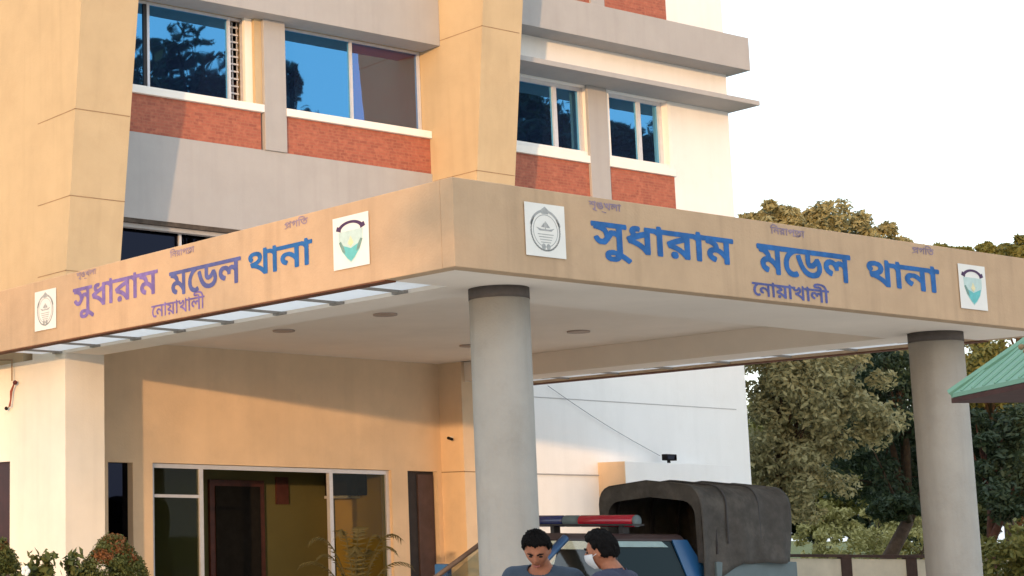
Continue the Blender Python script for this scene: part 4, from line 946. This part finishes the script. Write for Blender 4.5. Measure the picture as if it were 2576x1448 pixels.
def person(loc, face_dir, label, shirt, head_pitch=0, head_turn=0, H=1.0, mask=False, arm=0.3):
    yaw = math.atan2(face_dir.y, face_dir.x); root = thing('person', (0, 0, 0), label, 'person')
    hc = Vector((.055+.06*math.sin(R(head_pitch)), 0, 1.548-.05*(1-math.cos(R(head_pitch))))); hm = Matrix.Translation(hc) @ Matrix.Rotation(R(head_turn), 4, 'Z') @ Matrix.Rotation(R(head_pitch), 4, 'Y') @ Matrix.Scale(.90, 4)
    neck = [((-.01, 0, 1.40), .075), ((.0, 0, 1.45), .058), (tuple(hm @ Vector((-.02, 0, -.05))), .055)]
    ch = [[((0, 0, .95), (.15, .11)), ((0, 0, 1.08), (.14, .105)), ((.0, 0, 1.22), (.155, .11)), ((-.01, 0, 1.34), (.15, .10))], [((-.01, 0, 1.34), (.15, .10))]+neck]
    hands = []; sleeves = []; legs = []
    for s_ in (-1, 1):
        sh, el, wr = (-.01, s_*.185, 1.385), (-.03+.06*arm, s_*.235, 1.10), (.10+.30*arm, s_*(.20-.10*arm), .93+.14*arm)
        ch.append([((-.01, 0, 1.34), (.15, .10)), ((-.01, s_*.10, 1.385), .075), (sh, .068), ((-.02, s_*.215, 1.25), .05), (el, .042), (tuple((Vector(el)+Vector(wr))/2), .040), (wr, .028)])
        sleeves.append((sh, el, wr))
        d = (Vector(wr)-Vector(el)).normalized(); pm_ = Vector(wr)+d*.05; side = Vector((0, -s_, .15)).normalized(); up = d.cross(side).normalized()
        hb = MB(); hb.tube([wr, Vector(wr)+d*.03, pm_, pm_+d*.045], [.027, .034, .04, .034], 10)
        for q, (off, ln) in enumerate(((-.028, .068), (-.0095, .078), (.0095, .074), (.027, .058))):
            p0_ = pm_+d*.035+up*off; p1_ = p0_+d*ln*.45+side*.008; p2_ = p1_+d*ln*.3+side*.02; p3_ = p2_+d*ln*.15+side*.026
            hb.tube([p0_, p1_, p2_, p3_], [.0095, .009, .0085, .007], 7)
        t0 = Vector(wr)+d*.03-up*.028; hb.tube([t0, t0+d*.03-up*.022+side*.012, t0+d*.055-up*.024+side*.03], [.012, .0105, .008], 7)
        me = bpy.data.meshes.new('t'); me.from_pydata([tuple(v) for v in hb.v], [], hb.f); hands.append(me)
        ch.append([((0, 0, .95), (.15, .11)), ((0, s_*.09, .88), .095), ((.01, s_*.10, .70), .078), ((.015, s_*.10, .48), .055), ((-.01, s_*.10, .30), .052), ((-.015, s_*.10, .09), .036), ((.06, s_*.11, .045), .036), ((.15, s_*.12, .035), .03)])
    skin = skin_mesh(ch, 2); body = remesh([skin, head_mesh(hm)]+hands, .007, 3)
    body.transform(Matrix.Diagonal((1, 1, H, 1))); ORG[root.name] = Vector()
    link('body', body, M['skin'], root)
    def cloth(name, m, keep, off, fold):
        n = len(body.vertices); co = np.empty(n*3); body.vertices.foreach_get('co', co); co = co.reshape(-1, 3)
        no = np.empty(n*3); body.vertices.foreach_get('normal', no); no = no.reshape(-1, 3)
        q = co.copy(); q[:, 2] /= H; kp = keep(q); used = {}; F = []; V = []
        wob = fold*(np.sin(38*q[:, 2]+17*q[:, 1])+np.sin(61*q[:, 1]+23*q[:, 2]+9*q[:, 0]))
        P = co+no*(off+wob)[:, None]
        for p in body.polygons:
            vs = list(p.vertices)
            if not all(kp[v] for v in vs): continue
            ids = []
            for v in vs:
                if v not in used: used[v] = len(V); V.append(P[v])
                ids.append(used[v])
            F.append(ids)
        me = bpy.data.meshes.new(name); me.from_pydata([tuple(v) for v in V], [], F); o = link(name, me, m, root, smooth=True)
        sd = o.modifiers.new('t', 'SOLIDIFY'); sd.thickness = .008; sd.offset = -1
        return o
    wrs = [np.array(w_[2]) for w_ in sleeves]; els = [np.array(w_[1]) for w_ in sleeves]
    def armd(q):
        d = np.full(len(q), 9.)
        for e_, w_ in zip(els, wrs):
            t = np.clip(((q-e_) @ (w_-e_))/((w_-e_) @ (w_-e_)), 0, 1.6); d = np.minimum(d, np.linalg.norm(q-(e_+t[:, None]*(w_-e_)), axis=1))
        return d
    def shirt_keep(q):
        r_ = np.hypot(q[:, 0]+.005, q[:, 1]); ok = (q[:, 2] > .84) & (q[:, 2] < 1.47) & ~((q[:, 2] > 1.435) & (r_ < .066)) & ~((q[:, 2] > 1.45) & (r_ < .12) & (q[:, 0] > .05))
        ok &= np.linalg.norm(q*np.array([1, 1, 1])-np.array(hm @ Vector((.03, 0, -.055))), axis=1) > .100
        for w_ in wrs: ok &= np.linalg.norm(q-w_, axis=1) > .055
        far = np.zeros(len(q), bool)
        for e_, w_ in zip(els, wrs):
            d = (w_-e_)/np.linalg.norm(w_-e_); far |= (((q-w_) @ d) > -.02) & (np.linalg.norm(q-w_, axis=1) < .28) & (np.hypot(q[:, 0], q[:, 1]) > .16)
        return ok & ~far
    so = cloth('shirt', shirt, shirt_keep, .016, .0022)
    cloth('trousers', M['trouser'], lambda q: (q[:, 2] < .93) & (q[:, 2] > .07) & ((armd(q) > .075) | (q[:, 2] < .75)) & (np.abs(q[:, 0]) < .17), .013, .002)
    cb_ = MB(); nb = Vector((-.006, 0, 1.455)) 
    for s_ in (-1, 1):
        cb_.add([(.070, s_*.012, 1.385), (.012, s_*.070, 1.440), (-.072, s_*.03, 1.462), (-.084, s_*.03, 1.430), (.015, s_*.086, 1.408), (.082, s_*.042, 1.355)], [(0, 1, 4, 5), (1, 2, 3, 4)])
    q = cb_.build('collar', shirt, root); q.modifiers.new('t', 'SOLIDIFY').thickness = .008
    for s_ in (-1, 1):
        fb2 = MB(); fb2.hexa([(-.07, s_*.10-.04, 0), (.20, s_*.125-.045, 0), (.20, s_*.125+.045, 0), (-.07, s_*.10+.04, 0)], [(-.06, s_*.10-.04, .10), (.17, s_*.125-.04, .055), (.17, s_*.125+.04, .055), (-.06, s_*.10+.04, .10)]); fb2.build('shoe', M['shoe'], root, bevel=.02)
    # hair: a thick cap with an uneven hairline and tufts
    hb = MB(); g = np.random.default_rng(9); nu, nv_ = 56, 26; vs = []
    for i in range(nv_+1):
        for j in range(nu):
            ph = 2*PI*j/nu; c_ = math.cos(ph)
            lim = .92 if c_ > .6 else (1.12 if c_ > .25 else (1.42 if c_ > -.2 else 1.95)); lim += .05*math.sin(9*ph+1)+.04*math.sin(23*ph)
            th = lim*i/nv_; x, y, z = math.sin(th)*c_, math.sin(th)*math.sin(ph), math.cos(th)
            tk = .017+.010*max(0, z)+.003*math.sin(7*ph+5*th+1.7)+.003*math.sin(13*ph-11*th)+.004*math.sin(29*ph+17*th)+.006*g.random()
            if i == nv_: tk = .001
            elif i >= nv_-2: tk *= .7
            vs.append(hm @ Vector((x*(.096+tk), y*(.078+tk), z*(.119+tk)+.002)))
    hb.add(vs, [(i*nu+j, (i+1)*nu+j, (i+1)*nu+(j+1) % nu, i*nu+(j+1) % nu) for i in range(nv_) for j in range(nu)])
    for q in range(150):
        ph = g.random()*2*PI; th = .15+(.50 if math.cos(ph) > .4 else 1.0)*g.random(); c0 = hm @ Vector((math.sin(th)*math.cos(ph)*.105, math.sin(th)*math.sin(ph)*.088, math.cos(th)*.128)); c1 = hm @ Vector((math.sin(th+.26)*math.cos(ph+.12+.3*g.random())*(.110+.010*g.random()), math.sin(th+.26)*math.sin(ph+.12+.3*g.random())*(.091+.010*g.random()), math.cos(th+.26)*(.130+.008*g.random())))
        hb.tube([c0, c0.lerp(c1, .5)+(hm.to_3x3() @ Vector((.004, 0, .006))), c1], [.007, .005, .001], 4)
    hb.v = [(v[0], v[1], v[2]*H) for v in hb.v]; hb.build('hair', M['hair'], root, smooth=True)
    for s_ in (-1, 1):
        c0 = hm @ Vector((.079, s_*.031, .003)); MB().ball((c0.x, c0.y, c0.z*H), .0115, 10, 8, (1, 1.2, .62)).build('eye', M['eye'], root, smooth=True)
        e0, e1, e2 = (hm @ Vector(v) for v in ((.098, s_*.014, .024), (.094, s_*.033, .030), (.078, s_*.052, .024))); MB().tube([(v.x, v.y, v.z*H) for v in (e0, e1, e2)], [.005, .0055, .003], 6).build('eyebrow', M['hair'], root)
    if not mask:
        l0, l1, l2 = (hm @ Vector(v) for v in ((.085, -.022, -.068), (.099, 0, -.066), (.085, .022, -.068))); MB().tube([(v.x, v.y, v.z*H) for v in (l0, l1, l2)], [.004, .0075, .004], 6).build('mouth', M['lip'], root)
    else:
        mb = MB(); vs = []
        for i in range(9):
            for j in range(17):
                ph = -1.25+2.5*j/16; zz_ = -.012-.095*i/8; bul = .012*math.sin(PI*i/8)+.018*math.exp(-(ph/.5)**2)*(1-i/12)
                k_ = 1+.30*(zz_/.117)*abs(zz_/.117)*1.1; rx = (.100+bul)*math.sqrt(max(.1, 1-(zz_/.135)**2)); vs.append(hm @ Vector((rx*math.cos(ph), (.083+bul*.4)*math.sin(ph)*k_*math.sqrt(max(.1, 1-(zz_/.15)**2)), zz_)))
        mb.add(vs, [(i*17+j, i*17+j+1, (i+1)*17+j+1, (i+1)*17+j) for i in range(8) for j in range(16)])
        for s_ in (-1, 1): mb.tube([hm @ Vector((.035, s_*.080, -.03)), hm @ Vector((-.015, s_*.084, -.005))], .002, 5)
        mb.v = [(v[0], v[1], v[2]*H) for v in mb.v]; mb.build('face_mask', M['mask'], root, smooth=True)
    root.location = (loc.x, loc.y, .006); root.rotation_euler = (0, 0, yaw)
    return root
m1 = at(1358, 1325, 10.2); m2 = at(1536, 1330, 9.9)
toc = Vector((-m1.x, -m1.y, 0)).normalized()
person(m1, (toc+Vector((-.88, .47, 0))*.30).normalized(), 'person in slate blue shirt looking down, standing before the near column', M['shirt_a'], 34, 6, 1.012, arm=.6)
person(m2, (Vector((-.88, .47, 0))+Vector((.46, .88, 0))*.95).normalized(), 'person seen from behind in dusk blue shirt and white face mask, beside the pickup', M['shirt_b'], 8, 0, 1.004, mask=True, arm=.3)
